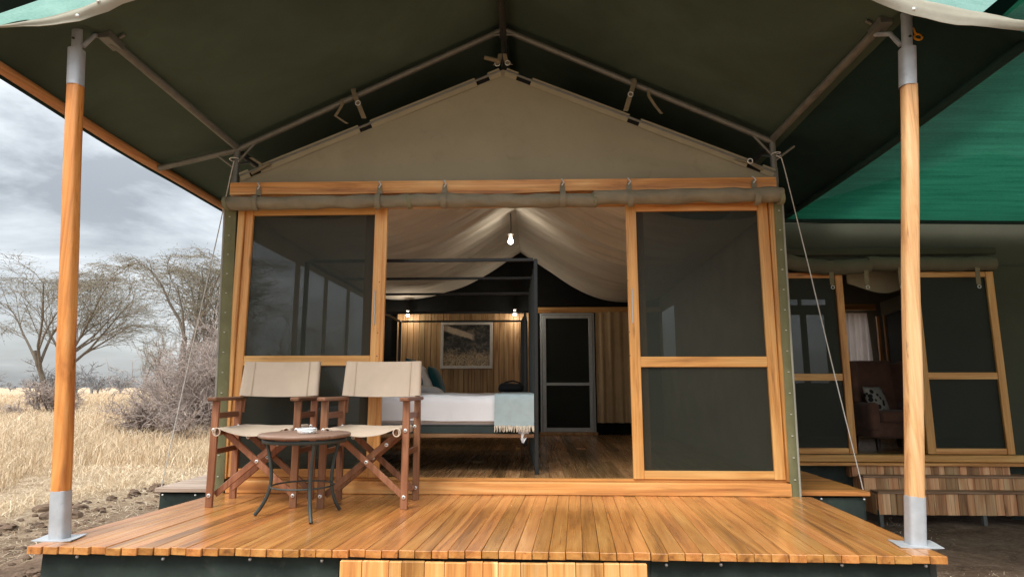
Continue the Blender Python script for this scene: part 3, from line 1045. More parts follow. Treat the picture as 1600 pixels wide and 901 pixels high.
# frame pipes
def pipe(a, b, r, name, mat='pipe', n=12):
    return MB().tube([a, b], r, n).build(name, M[mat], canopy)
ZP = 2.725
pipe((XR, 3.2, 3.82), (XR, FY, 3.755), 0.030, 'ridge_pipe', 'pipe_dark'); pipe((XR, FY + .01, 3.755), (XR, 10.1, 3.75), 0.030, 'ridge_pipe', 'pipe_dark')
for side, xc, xf, yf in ((-1, -2.47, -2.62, 3.42), (1, 1.905, 2.06, 3.45)):
    pipe((xf, yf, 2.90), (xc, FY - .02, ZP + .02), 0.028, 'purlin', 'pipe')
    pipe((xc, FY + .02, ZP), (xc, 10.1, ZP), 0.028, 'purlin', 'pipe_dark')
    pipe((xc, FY, ZP), (XR + side * 0.02, FY, 3.745), 0.0235, 'rafter')
    if side < 0:
        pipe((xc, FY, ZP), (-3.12, FY, 2.575), 0.0235, 'rafter_extension')
    pipe((xc, 7.4, ZP), (XR, 7.4, 3.745), 0.0235, 'rafter'); pipe((xc, 10.05, ZP), (XR, 10.05, 3.745), 0.0235, 'rafter')
    # corner upright and its knee braces
    MB().tube([(xc - side * .045, FY + .03, 0.0), (xc, FY + .005, 2.3), (xc, FY + .005, ZP)], 0.0245, 12).build('upright', M['pipe'], canopy)
    MB().tube([(xc, FY + .005, 2.38), (xc, FY + .005, 2.50)], 0.029, 12).build('upright_collar', M['pipe'], canopy)
    pipe((xc, FY, 2.60), (xc - side * 0.16, FY, 2.795), 0.0105, 'knee_brace', n=8)
    pipe((xc, FY, 2.56), (xc + side * 0.17, FY, 2.685), 0.0095, 'knee_brace', n=8)
    pipe((xc, FY, 2.60), (xc, FY + .22, 2.70), 0.0095, 'knee_brace', n=8)
    # purlin bracket at the post head
    MB().beam((xf - .0, yf - .07, 2.905), (xf, yf + .07, 2.895), 0.075, 0.05, 0.004).build('bracket', M['pipe'], canopy)
    MB().tube([(xf - side * .05, yf, 2.92), (xf - side * .085, yf - .01, 2.935)], 0.010, 8).build('bracket_bolt', M['pipe'], canopy)
# ridge joint
pipe((XR - 0.09, FY - .012, 3.70), (XR + 0.09, FY - .012, 3.70), 0.010, 'ridge_tie', n=8)
MB().tube([(XR, FY, 3.67), (XR, FY, 3.80)], 0.034, 12).build('ridge_joint', M['pipe_dark'], canopy)
# wooden pole along the left eave with the turned-over canvas edge below it
pts = [(-3.17 + 0.02 * noise.noise(Vector((y * .7, 0, 0))), y, 2.60 + 0.055 * max(0, (FY - y) / 1.6) * 1.0 + 0.012 * noise.noise(Vector((0, y * .8, 3)))) for y in [2.9 + k * 0.18 for k in range(41)]]
o = MB().tube(pts, [0.036 + 0.004 * noise.noise(Vector((k * .3, 0, 7))) for k in range(41)], 10).build('eave_pole', M['eave_wood'], canopy)
MB().tube([(x - 0.035, y, z - 0.028) for x, y, z in pts], 0.016, 6).build('eave_hem', M['dark_net'], canopy)
MB().tube([(2.69, y, 2.59 + 0.05 * max(0, (FY - y) / 1.6)) for y in [3.1 + k * 0.3 for k in range(24)]], 0.03, 8).build('eave_hem', M['dark_net'], canopy)
o = MB().tube([(2.80, 2.95, 2.72), (2.77, 3.30, 2.70)], 0.034, 10).build('eave_pole', M['eave_wood'], canopy)

# webbing straps tying the inner tent to the rafters
def strap(pts, w, parent, name='strap'):
    rows = []
    for p in pts:
        rows.append([(p[0] - w / 2, p[1], p[2]), (p[0] + w / 2, p[1], p[2])])
    return MB().sheet(rows, 0.003, True).build(name, M['strap'], parent)
def buckle(x, z, parent, y=FY - 0.055):
    m = MB()
    ring = [(0.020 * math.cos(a) + x, y, 0.020 * math.sin(a) + z) for a in [2 * math.pi * k / 14 for k in range(15)]]
    m.tube(ring, 0.0045, 6, cap=False)
    return m.build('buckle', M['bolt'], parent)
for xa, za, xb, zb, xl in ((-1.50, 3.20, -1.40, 2.96, -1.60), (0.815, 3.24, 0.735, 2.985, 0.93)):
    s = strap([(xa - .005, FY - .03, za + .035), (xa, FY - .05, za), ((xa * .6 + xb * .4), FY - .05, za * .6 + zb * .4), (xb, FY - .05, zb)], 0.04, canopy)
    buckle(xa * .55 + xb * .45, za * .55 + zb * .45, canopy)
    sg = 1 if xl > xa else -1
    strap([(xl, FY - .02, za - .01 - .04), (xl + .015 * -sg * 0, FY - .03, za - .12), (xl + .05 * sg, FY - .02, za - .20), (xl + .10 * sg * (1 if sg > 0 else -.5), FY - .02, za - .27)], 0.026, canopy, 'loose_strap')

# ================================================================ MAIN TENT
tent = thing('safari_tent', 'beige canvas safari tent with wood framed sliding screen doors', 'tent', (XR, FY, 0))
AP = 3.385                         # inner gable apex
EL, ER = (-2.42, 2.50), (1.90, 2.47)
# gable wall
rows = []
for i in range(25):
    t = i / 24
    x = EL[0] + (ER[0] - EL[0]) * t
    if x < XR:
        zt = EL[1] + (AP - EL[1]) * (x - EL[0]) / (XR - EL[0])
    else:
        zt = AP + (ER[1] - AP) * (x - XR) / (ER[0] - XR)
    rows.append([(x, FY - 0.012 + 0.012 * noise.noise(Vector((x * 1.1, k * .35, 2))), 2.36 + (zt - 2.36) * k / 14) for k in range(15)])
MB().sheet(rows, 0.004, True, flip=True).build('gable_wall', M['canvas'], tent)
# hem sleeves along the gable's slopes, with the gaps where the straps grip the pole inside
for side, (ex, ez), gaps in ((-1, EL, ((0.035, 0.075), (0.455, 0.500), (0.905, 0.955))), (1, ER, ((0.045, 0.095), (0.490, 0.532), (0.900, 0.955)))):
    a = Vector((ex, FY - .03, ez)); b = Vector((XR + side * 0.03, FY - .03, AP - 0.01))
    d = (b - a)
    up = Vector((-d.z, 0, d.x)).normalized()
    if up.z < 0:
        up = -up
    cuts = [0.0]
    for g0, g1 in gaps:
        cuts += [g0, g1]
    cuts.append(1.0)
    for k in range(0, len(cuts), 2):
        t0, t1 = cuts[k], cuts[k + 1]
        if t1 - t0 < 0.012:
            continue
        rows = []
        nn = max(4, int((t1 - t0) * 30))
        for i in range(nn + 1):
            p = a + d * (t0 + (t1 - t0) * i / nn)
            w = 0.056 + 0.004 * noise.noise(p * 3)
            rows.append([tuple(p + up * 0.012 + Vector((0, 0.012, 0))), tuple(p + up * 0.012 + Vector((0, -0.006, 0))), tuple(p - up * w * .5 + Vector((0, -0.004, 0))), tuple(p - up * w + Vector((0, 0.006, 0)))])
        MB().sheet(rows, 0.004, False, flip=side < 0).build('hem_sleeve', M['canvas_hem'], tent)
    MB().tube([a - up * .012, b - up * .012], 0.011, 8).build('gable_pole', M['pipe'], tent)
    for g0, g1 in gaps:  # black sheet in each gap stands in for the shade inside the sleeve
        p0, p1 = a + d * g0, a + d * g1
        MB().sheet([[tuple(p0 - up * .014 + Vector((0, .010, 0))), tuple(p0 - up * .05 + Vector((0, .010, 0)))], [tuple(p1 - up * .014 + Vector((0, .010, 0))), tuple(p1 - up * .05 + Vector((0, .010, 0)))]], 0.002, False).build('sleeve_gap_shade', M['black_cloth'], tent)
# straps at the apex and the corner
strap([(XR - 0.07, FY - .05, AP + .02), (XR - 0.035, FY - .055, AP + .035), (XR - .02, FY - .05, AP + .12)], 0.035, tent)
strap([(XR + 0.07, FY - .05, AP + .02), (XR + 0.03, FY - .055, AP + .04), (XR + .012, FY - .05, AP + .12)], 0.035, tent)
buckle(XR - 0.045, AP + .03, tent); buckle(XR + 0.04, AP + .035, tent)
MB().tube([(XR - 0.15, FY - .06, AP + .085), (XR - 0.02, FY - .06, AP + .045)], 0.018, 8).build('strap_roll', M['strap'], tent)
MB().tube([(XR - .005, FY - .05, AP), (XR - .005, FY - .05, AP + .36)], 0.006, 6).build('apex_cord', M['cable'], tent)
strap([(1.60, FY - .05, 2.565), (1.70, FY - .055, 2.53), (1.82, FY - .03, 2.47)], 0.05, tent); buckle(1.70, 2.545, tent)
MB().tube([(-2.31, FY - .05, 2.50), (-2.16, FY - .05, 2.585)], 0.015, 8).build('strap_roll', M['strap'], tent)
strap([(-2.33, FY - .04, 2.64), (-2.24, FY - .05, 2.58), (-2.17, FY - .05, 2.555)], 0.035, tent)
# inner roof (dark canvas above the lining) and side walls
for side, (ex, ez) in ((-1, EL), (1, ER)):
    rows = [[(XR + (ex - XR) * j / 10, FY + 0.01 + (9.5 - FY) * i / 20, AP - 0.02 + (ez - AP + 0.02) * j / 10) for j in range(11)] for i in range(21)]
    MB().sheet(rows, 0.005, True, flip=side > 0).build('inner_roof', M['inner_roof'], tent)
WXL, WXR = -2.42, 1.90
WIN = [(5.0, 6.00), (6.12, 6.85), (6.97, 7.70), (7.82, 8.50), (8.62, 9.32)]
def side_wall(x, wins, zb, zt, mat='canvas'):
    m = MB()
    y0, y1 = 4.83, 9.5
    m.box((x, (y0 + y1) / 2, (0.04 + zb) / 2), (0.008, y1 - y0, zb - 0.04))
    m.box((x, (y0 + y1) / 2, (zt + 2.49) / 2), (0.008, y1 - y0, 2.49 - zt))
    ys = [y0] + [q for w in wins for q in w] + [y1]
    for k in range(0, len(ys), 2):
        if ys[k + 1] - ys[k] > 0.01:
            m.box((x, (ys[k] + ys[k + 1]) / 2, (zb + zt) / 2), (0.008, ys[k + 1] - ys[k], zt - zb))
    w = m.build('side_wall', M[mat], tent)
    for a, b in wins:
        MB().box((x - 0.006 * (1 if x < 0 else -1), (a + b) / 2, (zb + zt) / 2), (0.002, b - a + 0.04, zt - zb + 0.04)).build('window_screen', M['mesh_light'], w)
    return w
side_wall(WXL, WIN, 0.95, 2.02, 'inner_dark')
side_wall(WXR, [(8.45, 9.30)], 1.18, 1.90, 'inner_dark')
# green canvas strips at the corners, laced edge
for side, xs in ((-1, ((-2.505, -2.415), (-2.435, -2.352))), (1, ((1.862, 1.925), (1.835, 1.902)))):
    rows = []
    for i in range(25):
        t = i / 24
        z = 0.0 + 2.28 * t
        xa = xs[1][0] + (xs[0][0] - xs[1][0]) * t; xb = xs[1][1] + (xs[0][1] - xs[1][1]) * t
        wob = 0.003 * noise.noise(Vector((z * 3, side, 0)))
        rows.append([(xa + wob + (xb - xa) * k / 4, FY - 0.050 + 0.004 * noise.noise(Vector((z * 2.5, k * .6, side * 5))) - 0.01 * math.sin(math.pi * k / 4), z) for k in range(5)])
    st = MB().sheet(rows, 0.004, True, flip=True).build('corner_strip', M['strip'], tent)
    e0, e1 = ((-2.515, -2.447) if side < 0 else (1.931, 1.909))
    MB().tube([(e1 + (e0 - e1) * k / 8, FY - 0.042, 0.0 + 2.28 * k / 8) for k in range(9)], 0.011, 6).build('strip_edge', M['strip_edge'], st)
    for k in range(14):
        z = 0.12 + k * 0.155
        t = z / 2.28
        xx = (xs[1][0] + (xs[0][0] - xs[1][0]) * t) * .5 + (xs[1][1] + (xs[0][1] - xs[1][1]) * t) * .5
        MB().box((xx, FY - 0.066, z), (0.012, 0.004, 0.005)).build('lacing', M['rope'], st)
# cross beam carrying the rolled flaps: one long bar with slightly waney lower edge
n = 60
vs_top = [(-2.455 + 4.33 * k / n) for k in range(n + 1)]
rows = []
for x in vs_top:
    zl = 2.308 + 0.012 * noise.noise(Vector((x * 1.6, 0, 0))) - 0.012 * math.exp(-((x + 0.3) / 0.8) ** 2)
    zh = 2.402 - 0.006 * (x + .25) / 2.1
    rows.append([(x, 4.72, zl), (x, 4.72, zh), (x, 4.665, zh), (x, 4.662, (zh + zl) / 2), (x, 4.667, zl), (x, 4.72, zl)])
MB().sheet(rows, 0, False, flip=True).add([rows[0][k] for k in range(5)], [(0, 1, 2, 3, 4)]).add([rows[-1][k] for k in range(5)], [(4, 3, 2, 1, 0)]).build('cross_beam', M['hon_x'], tent)
# rolled-up flaps
def rolled(xa, xb, zc, r, seed, n=110, dz=0.0):
    pts = []; rr = []
    for k in range(n + 1):
        x = xa + (xb - xa) * k / n
        q = noise.noise(Vector((x * 2.1, seed, 0)))
        pts.append((x, 4.635, zc + dz * (k / n) + 0.008 * q)); rr.append(r * (1 + 0.18 * noise.noise(Vector((x * 5.3, seed, 4)))))
    m = MB(); m.tube(pts, rr, 22)
    # creases: push vertices
    m.v = [(x, y + 0.011 * noise.noise(Vector((x * 7 + z * 22, z * 18, seed))), z + 0.011 * noise.noise(Vector((x * 6 - z * 16, y * 16, seed + 3)))) for x, y, z in m.v]
    return m.build('rolled_flap', M['roll'], tent)
f1 = rolled(-2.46, -0.99, 2.226, 0.052, 1.0)
f2 = rolled(-1.00, 0.475, 2.232, 0.053, 5.0, dz=-0.018)
f3 = rolled(0.455, 1.90, 2.236, 0.056, 9.0, dz=0.012)
for x, f in ((-0.99, f1), (0.46, f2), (-2.455, f1), (1.885, f3)):
    MB().tube([(x - 0.016, 4.635, 2.222), (x + 0.016, 4.635, 2.226)], 0.057, 16).build('end_band', M['roll_end'], f)
def tie(x, f):
    m = MB()
    rows = []
    for k in range(13):
        a = -0.5 * math.pi + math.pi * 1.15 * k / 12 
        rows.append([(x - 0.022, 4.635 - 0.061 * math.cos(a), 2.226 + 0.061 * math.sin(a)), (x + 0.022, 4.635 - 0.061 * math.cos(a), 2.226 + 0.061 * math.sin(a))])
    rows.append([(x - 0.02, 4.655, 2.33), (x + 0.02, 4.655, 2.33)])
    rows.append([(x - 0.014, 4.652, 2.37), (x + 0.014, 4.652, 2.37)])
    m.sheet(rows, 0.003, True)
    o = m.build('tie_strap', M['roll'], f)
    MB().tube([(x - .006, 4.648, 2.345), (x + .012, 4.645, 2.37), (x - .008, 4.648, 2.395), (x, 4.69, 2.41)], 0.006, 6).build('tie_knot', M['rope'], f)
for x, f in ((-2.215, f1), (-1.235, f1), (-0.715, f2), (0.215, f2), (0.735, f3), (1.70, f3)):
    tie(x, f)
# sill, jambs and head
MB().box((-0.245, 4.735, 0.046), (4.175, 0.09, 0.088), 0.004).build('sill', M['hon_x'], tent)
MB().box((-0.245, 4.775, 0.100), (4.16, 0.05, 0.018), 0.003).build('door_track', M['hon_x'], tent)
for x, w in ((-2.372, 0.052), (1.848, 0.045)):
    MB().box((x, 4.765, 1.20), (w, 0.10, 2.20), 0.003).build('jamb', M['hon_z'], tent)
for x in (-2.425, 1.885):
    MB().box((x, 4.806, 1.15), (0.125, 0.006, 2.28)).build('corner_backing', M['strip'], tent)
MB().box((-0.26, 4.768, 2.265), (4.17, 0.09, 0.10), 0.003).build('door_head', M['hon_x'], tent)
# sliding screen doors
def screen_door(xa, xb, y, wl, wr, zb, zt, mid, th=0.036, handle=None, low=None):
    """outer frame mesh + rails, screens, handle as sub-parts"""
    m = MB()
    m.box((xa + wl / 2, y, (zb + zt) / 2), (wl, th, zt - zb), 0.003)
    m.box((xb - wr / 2, y, (zb + zt) / 2), (wr, th, zt - zb), 0.003)
    d = m.build('screen_door', M['hon_z'], tent)
    MB().box(((xa + xb + wl - wr) / 2, y, zt - 0.03), (xb - xa - wl - wr, th * .9, 0.06), 0.003).build('top_rail', M['hon_x'], d)
    MB().box(((xa + xb + wl - wr) / 2, y, mid), (xb - xa - wl - wr, th * .9, 0.078), 0.003).build('mid_rail', M['hon_x'], d)
    MB().box(((xa + xb + wl - wr) / 2, y, zb + 0.03), (xb - xa - wl - wr, th * .9, 0.06), 0.003).build('bottom_rail', M['hon_x'], d)
    for za, zb_ in ((zb + .06, mid - .039), (mid + .039, zt - .06)):
        MB().box(((xa + xb + wl - wr) / 2, y + 0.006, (za + zb_) / 2), (xb - xa - wl - wr + .01, 0.002, zb_ - za + .01)).build('insect_screen', M['mesh'], d)
    if handle is not None:
        MB().box((handle, y - th / 2 - 0.004, 1.40), (0.010, 0.012, 0.27), 0.003).build('handle', M['alu'], d)
        for z in (1.02, 1.20, 1.60):
            MB().box((handle + (0.03 if handle < 0 else -0.03), y - th / 2 - 0.001, z), (0.008, 0.003, 0.008), 0.001).build('screw', M['pipe_dark'], d)
    return d
d1 = screen_door(-2.345, -1.187, 4.752, 0.062, 0.10, 0.112, 2.215, 0.985, handle=-1.262)
d1['label'] = 'left sliding screen door'
d2 = screen_door(0.715, 1.822, 4.752, 0.080, 0.078, 0.112, 2.215, 0.972, handle=0.745)
d2['label'] = 'right sliding screen door'
# stile of the second leaf standing behind each screen and the groove line of the doubled stile
MB().box((-1.335, 4.805, 1.16), (0.075, 0.03, 2.08), 0.003).build('rear_stile', M['hon_z'], tent)
MB().box((0.83, 4.805, 1.16), (0.06, 0.03, 2.08), 0.003).build('rear_stile', M['hon_z'], tent)
MB().box((-1.215, 4.7325, 1.16), (0.006, 0.004, 2.09)).build('stile_groove', M['post'], d1)

# ---------------------------------------------------------------- draped ceiling lining
def lin_prof(side, s):
    pts = [(0, 2.86), (0.18, 2.66), (0.4, 2.42), (0.62, 2.22), (0.8, 2.11), (0.92, 2.085), (1.0, 2.12)] if side > 0 else \
          [(0, 2.86), (0.18, 2.66), (0.4, 2.43), (0.62, 2.26), (0.8, 2.17), (0.92, 2.14), (1.0, 2.15)]
    for (a, za), (b, zb) in zip(pts, pts[1:]):
        if s <= b:
            t = (s - a) / (b - a)
            return za + (zb - za) * t
    return pts[-1][1]
def lin_z(side, s):                # smoothed profile
    return sum(lin_prof(side, min(1, max(0, s + k * 0.03))) for k in (-2, -1, 0, 1, 2)) / 5 if 0.06 < s < 0.94 else lin_prof(side, s)
for side in (-1, 1):
    xe = WXL + 0.03 if side < 0 else WXR - 0.35 + 0.32
    rows = []
    ny = 260; ns = 36
    for i in range(ny + 1):
        y = 4.86 + (9.40 - 4.86) * i / ny
        row = []
        for j in range(ns + 1):
            s = j / ns
            x = -0.235 + (xe + 0.235) * s
            yy = y + 0.12 * s * math.sin(y * 1.7 + side)
            fold = (noise.noise(Vector((yy * 4.2, s * 0.9, side * 7))) * 0.05 - abs(noise.noise(Vector((yy * 5.0, s * 0.8, side * 3)))) * 0.15 - abs(noise.noise(Vector((yy * 12.0, s * 1.0, side * 5)))) * 0.07) * math.sin(math.pi * min(1, s * 1.15 + 0.04)) 
            swag = -0.07 * math.sin(math.pi * s) * (0.5 + 0.5 * math.sin(y * 2 * math.pi / 1.55 + 0.8))
            row.append((x, y, lin_z(side, s) + fold + swag + 0.05 * (9.4 - y) / 4.5 * s))
        rows.append(row)
    MB().sheet(rows, 0, True, flip=side > 0).build('ceiling_lining', M['lining'], tent)
# black gable sheet and dark wall at the back of the room
MB().sheet([[(-2.42, 9.44, 1.95), (-2.42, 9.44, 2.5)], [(XR, 9.44, 1.95), (XR, 9.44, 3.36)], [(1.90, 9.44, 1.95), (1.90, 9.44, 2.47)]], 0.005, False).build('back_gable', M['black_cloth'], tent)
MB().box((-0.26, 9.50, 1.02), (4.33, 0.01, 1.98)).build('back_wall', M['black_cloth'], tent)
MB().box((0.93, 9.42, 1.955), (1.94, 0.05, 0.085), 0.004).build('header_beam', M['hon_x'], tent)
# ================================================================ INTERIOR
FZ = 0.085
tfloor = bpy.data.objects.new('tent_floor', MB().box((0, 0, 0), (4.34, 4.68, 0.03)).mesh('tent_floor'))
tfloor.data.materials.append(M['pipe_dark'])
link(tfloor, None, (-0.26, 7.16, FZ - 0.045)); structure(tfloor)
fb_w = 0.118
for i in range(36):
    x = -2.40 + (i + .5) * (4.29 / 36)
    # each run is two or three boards laid end to end
    ys = [4.82] + sorted(rnd.uniform(5.3, 9.0) for _ in range(2)) + [9.48]
    for a, b in zip(ys, ys[1:]):
        if b - a < 0.25:
            continue
        MB().box((0, 0, 0), (fb_w - 0.0015, b - a - 0.002, 0.024), 0.0015).build('floor_board', M['floor'], tfloor, (x, (a + b) / 2, FZ - 0.012 + rnd.uniform(-.0006, .0006)))
# plank partition behind the beds
pw = thing('plank_wall', 'varnished vertical plank wall behind the beds', 'wall', (-1.14, 9.38, FZ))
x = -2.14
k = 0
while x < -0.10:
    w = rnd.uniform(0.072, 0.098)
    w = min(w, -0.10 - x)
    if w > 0.02:
        MB().box((0, 0, 0), (w - 0.004, 0.02, 1.82), 0.003).build('plank', M['plank'], pw, (x + w / 2, 9.385 + rnd.uniform(-.004, .004), FZ + 0.915))
    x += w
MB().box((-1.12, 9.402, 1.0), (2.04, 0.008, 1.8)).build('backing_board', M['black_cloth'], pw)
# framed print
fp = thing('framed_picture', 'wildlife print of pale shape over dry grass in a white frame on planks', 'picture', (-1.06, 9.34, 1.41))
px0, px1, pz0, pz1 = -1.455, -0.662, 1.062, 1.768
fw = 0.042
m = MB()
m.box(((px0 + px1) / 2, 9.355, pz0 + fw / 2), (px1 - px0, 0.03, fw), 0.003); m.box(((px0 + px1) / 2, 9.355, pz1 - fw / 2), (px1 - px0, 0.03, fw), 0.003)
m.box((px0 + fw / 2, 9.3545, (pz0 + pz1) / 2), (fw, 0.03, pz1 - pz0 - 2 * fw), 0.003); m.box((px1 - fw / 2, 9.3545, (pz0 + pz1) / 2), (fw, 0.03, pz1 - pz0 - 2 * fw), 0.003)
m.build('frame', M['frame_w'], fp)
MB().box((0, 0, 0), (px1 - px0 - 2 * fw + .004, 0.006, pz1 - pz0 - 2 * fw + .004)).build('print', M['print'], fp, ((px0 + px1) / 2, 9.360, (pz0 + pz1) / 2))
# screen door in the back wall
bd = thing('back_screen_door', 'pale metal framed dark screen door in the back wall beside the curtain', 'door', (0.47, 9.36, FZ))
m = MB()
for x in (0.125, 0.825):
    m.box((x, 9.37, 1.0), (0.055, 0.03, 1.74), 0.003)
m.box((0.475, 9.37, 1.845), (0.645, 0.03, 0.05), 0.003); m.box((0.475, 9.37, 0.16), (0.645, 0.03, 0.06), 0.003); m.box((0.475, 9.37, 0.83), (0.645, 0.03, 0.042), 0.003)
m.build('frame', M['alu'], bd)
m = MB()
for x in (0.078, 0.872):
    m.box((x, 9.385, 1.0), (0.03, 0.03, 1.80), 0.003)
m.box((0.475, 9.385, 1.890), (0.764, 0.03, 0.03), 0.003)
m.build('outer_frame', M['alu'], bd)
MB().box((0.475, 9.372, 0.51), (0.66, 0.003, 0.62)).build('insect_screen', M['mesh'], bd)
MB().box((0.475, 9.372, 1.335), (0.66, 0.003, 0.98)).build('insect_screen', M['mesh'], bd)
MB().box((0.475, 9.34, FZ + 0.022), (0.86, 0.09, 0.04), 0.003).build('threshold', M['plank'], bd)
MB().tube([(0.86, 9.345, 0.98), (0.86, 9.33, 0.98), (0.86, 9.33, 0.90)], 0.009, 8).build('handle', M['alu'], bd)
# curtain beside it
rows = []
for i in range(13):
    z = 1.90 - (1.90 - 0.27) * i / 12
    rows.append([(0.895 + 0.75 * j / 60, 9.24 + 0.035 * math.sin(j * 0.62 + 0.6 * math.sin(j * .13)) * (0.6 + 0.4 * i / 12) + 0.012 * math.sin(j * .23 + i * .3), z) for j in range(61)])
tag(MB().sheet(rows, 0.003, True).build('curtain', M['curtain']), 'tan floor length curtain hanging right of the back screen door', 'curtain')

# beds ------------------------------------------------------------
def fourposter(label, xa, xb, ya, yb, zt, base, foot_bars):
    b = thing('four_poster_bed', label, 'bed', ((xa + xb) / 2, (ya + yb) / 2, FZ), 'four poster beds in the tent')
    r = 0.017
    for x in (xa, xb):
        for y in (ya, yb):
            MB().box((x, y, (FZ + zt) / 2), (r * 2, r * 2, zt - FZ), 0.003).build('post', M['black_steel'], b)
    for y in (ya, yb):
        MB().box(((xa + xb) / 2, y, zt + .001), (xb - xa - .04, 0.026, 0.026), 0.003).build('top_rail', M['black_steel'], b)
        MB().box(((xa + xb) / 2, y, base), (xb - xa - .04, 0.03, 0.032), 0.003).build('side_rail', M['bed_rail'] if y == ya and zt > 1.8 else M['black_steel'], b)
    for x in (xa, xb):
        MB().box((x, (ya + yb) / 2, zt + .001), (0.026, yb - ya - .04, 0.026), 0.003).build('top_rail', M['black_steel'], b)
        MB().box((x, (ya + yb) / 2, base), (0.03, yb - ya - .04, 0.05), 0.003).build('side_rail', M['black_steel'], b)
    if foot_bars:
        for k in range(1, foot_bars):
            y = ya + (yb - ya) * k / foot_bars
            MB().box((xb - 0.075 * k / foot_bars - .010, y, (FZ + zt) / 2), (0.014, 0.014, zt - FZ - .05), 0.002).build('foot_bar', M['bar_green'], b)
    MB().box(((xa + xb) / 2, (ya + yb) / 2, base + 0.045), (xb - xa - .05, yb - ya - .05, 0.075), 0.01).build('bed_base', M['bedbase'], b)
    return b
bed1 = fourposter('black steel four poster bed nearest the doors, with the pale teal throw on it', -1.98, 0.0, 5.16, 7.08, 1.858, 0.390, 7)
MB().box((-0.99, 6.05, 1.859), (1.90, 0.024, 0.024), 0.003).build('top_rail', M['black_steel'], bed1)
bed2 = fourposter('black steel four poster bed at the back, in front of the plank wall', -1.92, -0.135, 7.6, 8.6, 1.70, 0.390, 5)
mm = thing('mattress', 'white mattress on the bed nearest the doors', 'mattress', (-1.0, 6.1, 0.46))
MB().rbox((-1.0, 6.12, 0.535), (1.90, 1.84, 0.16), 0.05, 12, wob=0.004).build('ticking', M['white'], mm, weld=True)
mm2 = thing('mattress', 'white mattress on the bed at the back of the tent', 'mattress', (-1.0, 8.1, 0.46))
MB().rbox((-1.02, 8.1, 0.55), (1.70, 0.94, 0.20), 0.05, 10, wob=0.004).build('ticking', M['white'], mm2, weld=True)
def drape(xa, xb, ya, yb, ztop, zlow, mat, name, label, cat, r=0.04, seed=0.0, amp=0.012, nx=50, wavy=0.01, fr=None):
    """bedding: lies flat on top and hangs over the near side"""
    top_len = yb - ya
    hang = ztop - zlow
    n = 46
    rows = []
    for i in range(n + 1):
        s = (top_len + hang) * i / n
        row = []
        for j in range(nx + 1):
            x = xa + (xb - xa) * j / nx
            if s < top_len - r:
                y = yb - s; z = ztop
            elif s < top_len - r + r * math.pi / 2:
                a = (s - top_len + r) / r
                y = ya + r - r * math.sin(a); z = ztop - r + r * math.cos(a)
            else:
                y = ya; z = ztop - r - (s - (top_len - r + r * math.pi / 2))
            hangf = max(0, min(1, (ztop - z) / max(hang, .01)))
            w = noise.noise(Vector((x * 3.0, (yb - s) * 2.5, seed))) * amp + noise.noise(Vector((x * 8, s * 7, seed + 2))) * amp * .4
            z2 = z + (w if hangf < .3 else w * .2)
            y2 = y - (abs(noise.noise(Vector((x * 6.5, z * 1.2, seed + 5)))) * wavy * 2 * hangf)
            if hangf > .85:
                z2 += noise.noise(Vector((x * 2.3, seed, 8))) * 0.012
            row.append((x, y2, z2))
        rows.append(row)
    m = MB(); m.sheet(rows, 0.012 if fr is None else 0.008, True)
    o = m.build(name, mat)
    tag(o, label, cat)
    return o
du = drape(-1.62, -0.04, 5.155, 7.02, 0.712, 0.525, M['white'], 'duvet', 'smooth white duvet spread over the bed nearest the doors', 'duvet', seed=2.0, amp=0.016)
drape(-1.55, -0.18, 7.62, 8.58, 0.70, 0.55, M['white'], 'duvet', 'white duvet on the bed at the back of the tent', 'duvet', seed=6.0)
th = thing('throw_blanket', 'pale teal throw with cream fringe over the foot of the near bed', 'blanket', (-0.18, 5.3, 0.45))
rows_o = drape(-0.345, -0.02, 5.128, 6.9, 0.730, 0.475, M['throw'], 'throw_cloth', '', '', r=0.035, seed=9.0, amp=0.006, nx=24, fr=1)
for k_ in ('label', 'category'):
    del rows_o[k_]
rows_o.parent = th; rows_o.location = -WL[th]
fr_me = MB().tube([(0, 0, 0), (0.002, -0.003, -0.025), (-0.001, 0.001, -0.05)], [0.006, 0.0065, 0.003], 5).mesh('tassel')
fr_me.materials.append(M['fringe'])
for k in range(27):
    x = -0.34 + 0.315 * k / 26
    inst('tassel', fr_me, th, (x + rnd.uniform(-.002, .002), 5.112, 0.474 + rnd.uniform(-.004, .004)), (rnd.uniform(-.1, .1), rnd.uniform(-.25, .25), rnd.uniform(0, 6)))
# sheet corner hanging below the bed
rows = [[(-0.16 + 0.11 * j / 6 * (1 - i / 9) + 0.045 * i / 9, 5.15 + 0.02 * math.sin(j * 1.3 + i * .4), 0.44 - 0.105 * i / 8) for j in range(7)] for i in range(9)]
tag(MB().sheet(rows, 0.003, True).build('sheet_corner', M['white']), 'white sheet corner dangling under the throw blanket', 'bed sheet')
def pillow(name, label, cat, c, s, rot, mat, seed):
    Mx = Euler(rot).to_matrix()
    m = MB()
    n = 18
    for sg in (-1, 1):
        rows = []
        for i in range(n + 1):
            row = []
            for j in range(n + 1):
                u, v = -1 + 2 * i / n, -1 + 2 * j / n
                th_ = (max(0, 1 - abs(u) ** 2.6) * max(0, 1 - abs(v) ** 2.6)) ** 0.5
                pin = 1 - 0.07 * (abs(u * v) ** 2 < 0.0) - 0.06 * (1 - abs(u)) * (abs(v) > .99) - 0.06 * (1 - abs(v)) * (abs(u) > .99)
                p = Vector((u * s[0] / 2 * pin, v * s[1] / 2 * pin, sg * s[2] / 2 * th_ + 0.008 * noise.noise(Vector((u * 2.5, v * 2.5, seed))) * th_))
                row.append(tuple(Mx @ p + Vector(c)))
            rows.append(row)
        m.sheet(rows, 0, True, flip=sg < 0)
    o = m.build(name, mat, weld=True)
    return tag(o, label, cat)
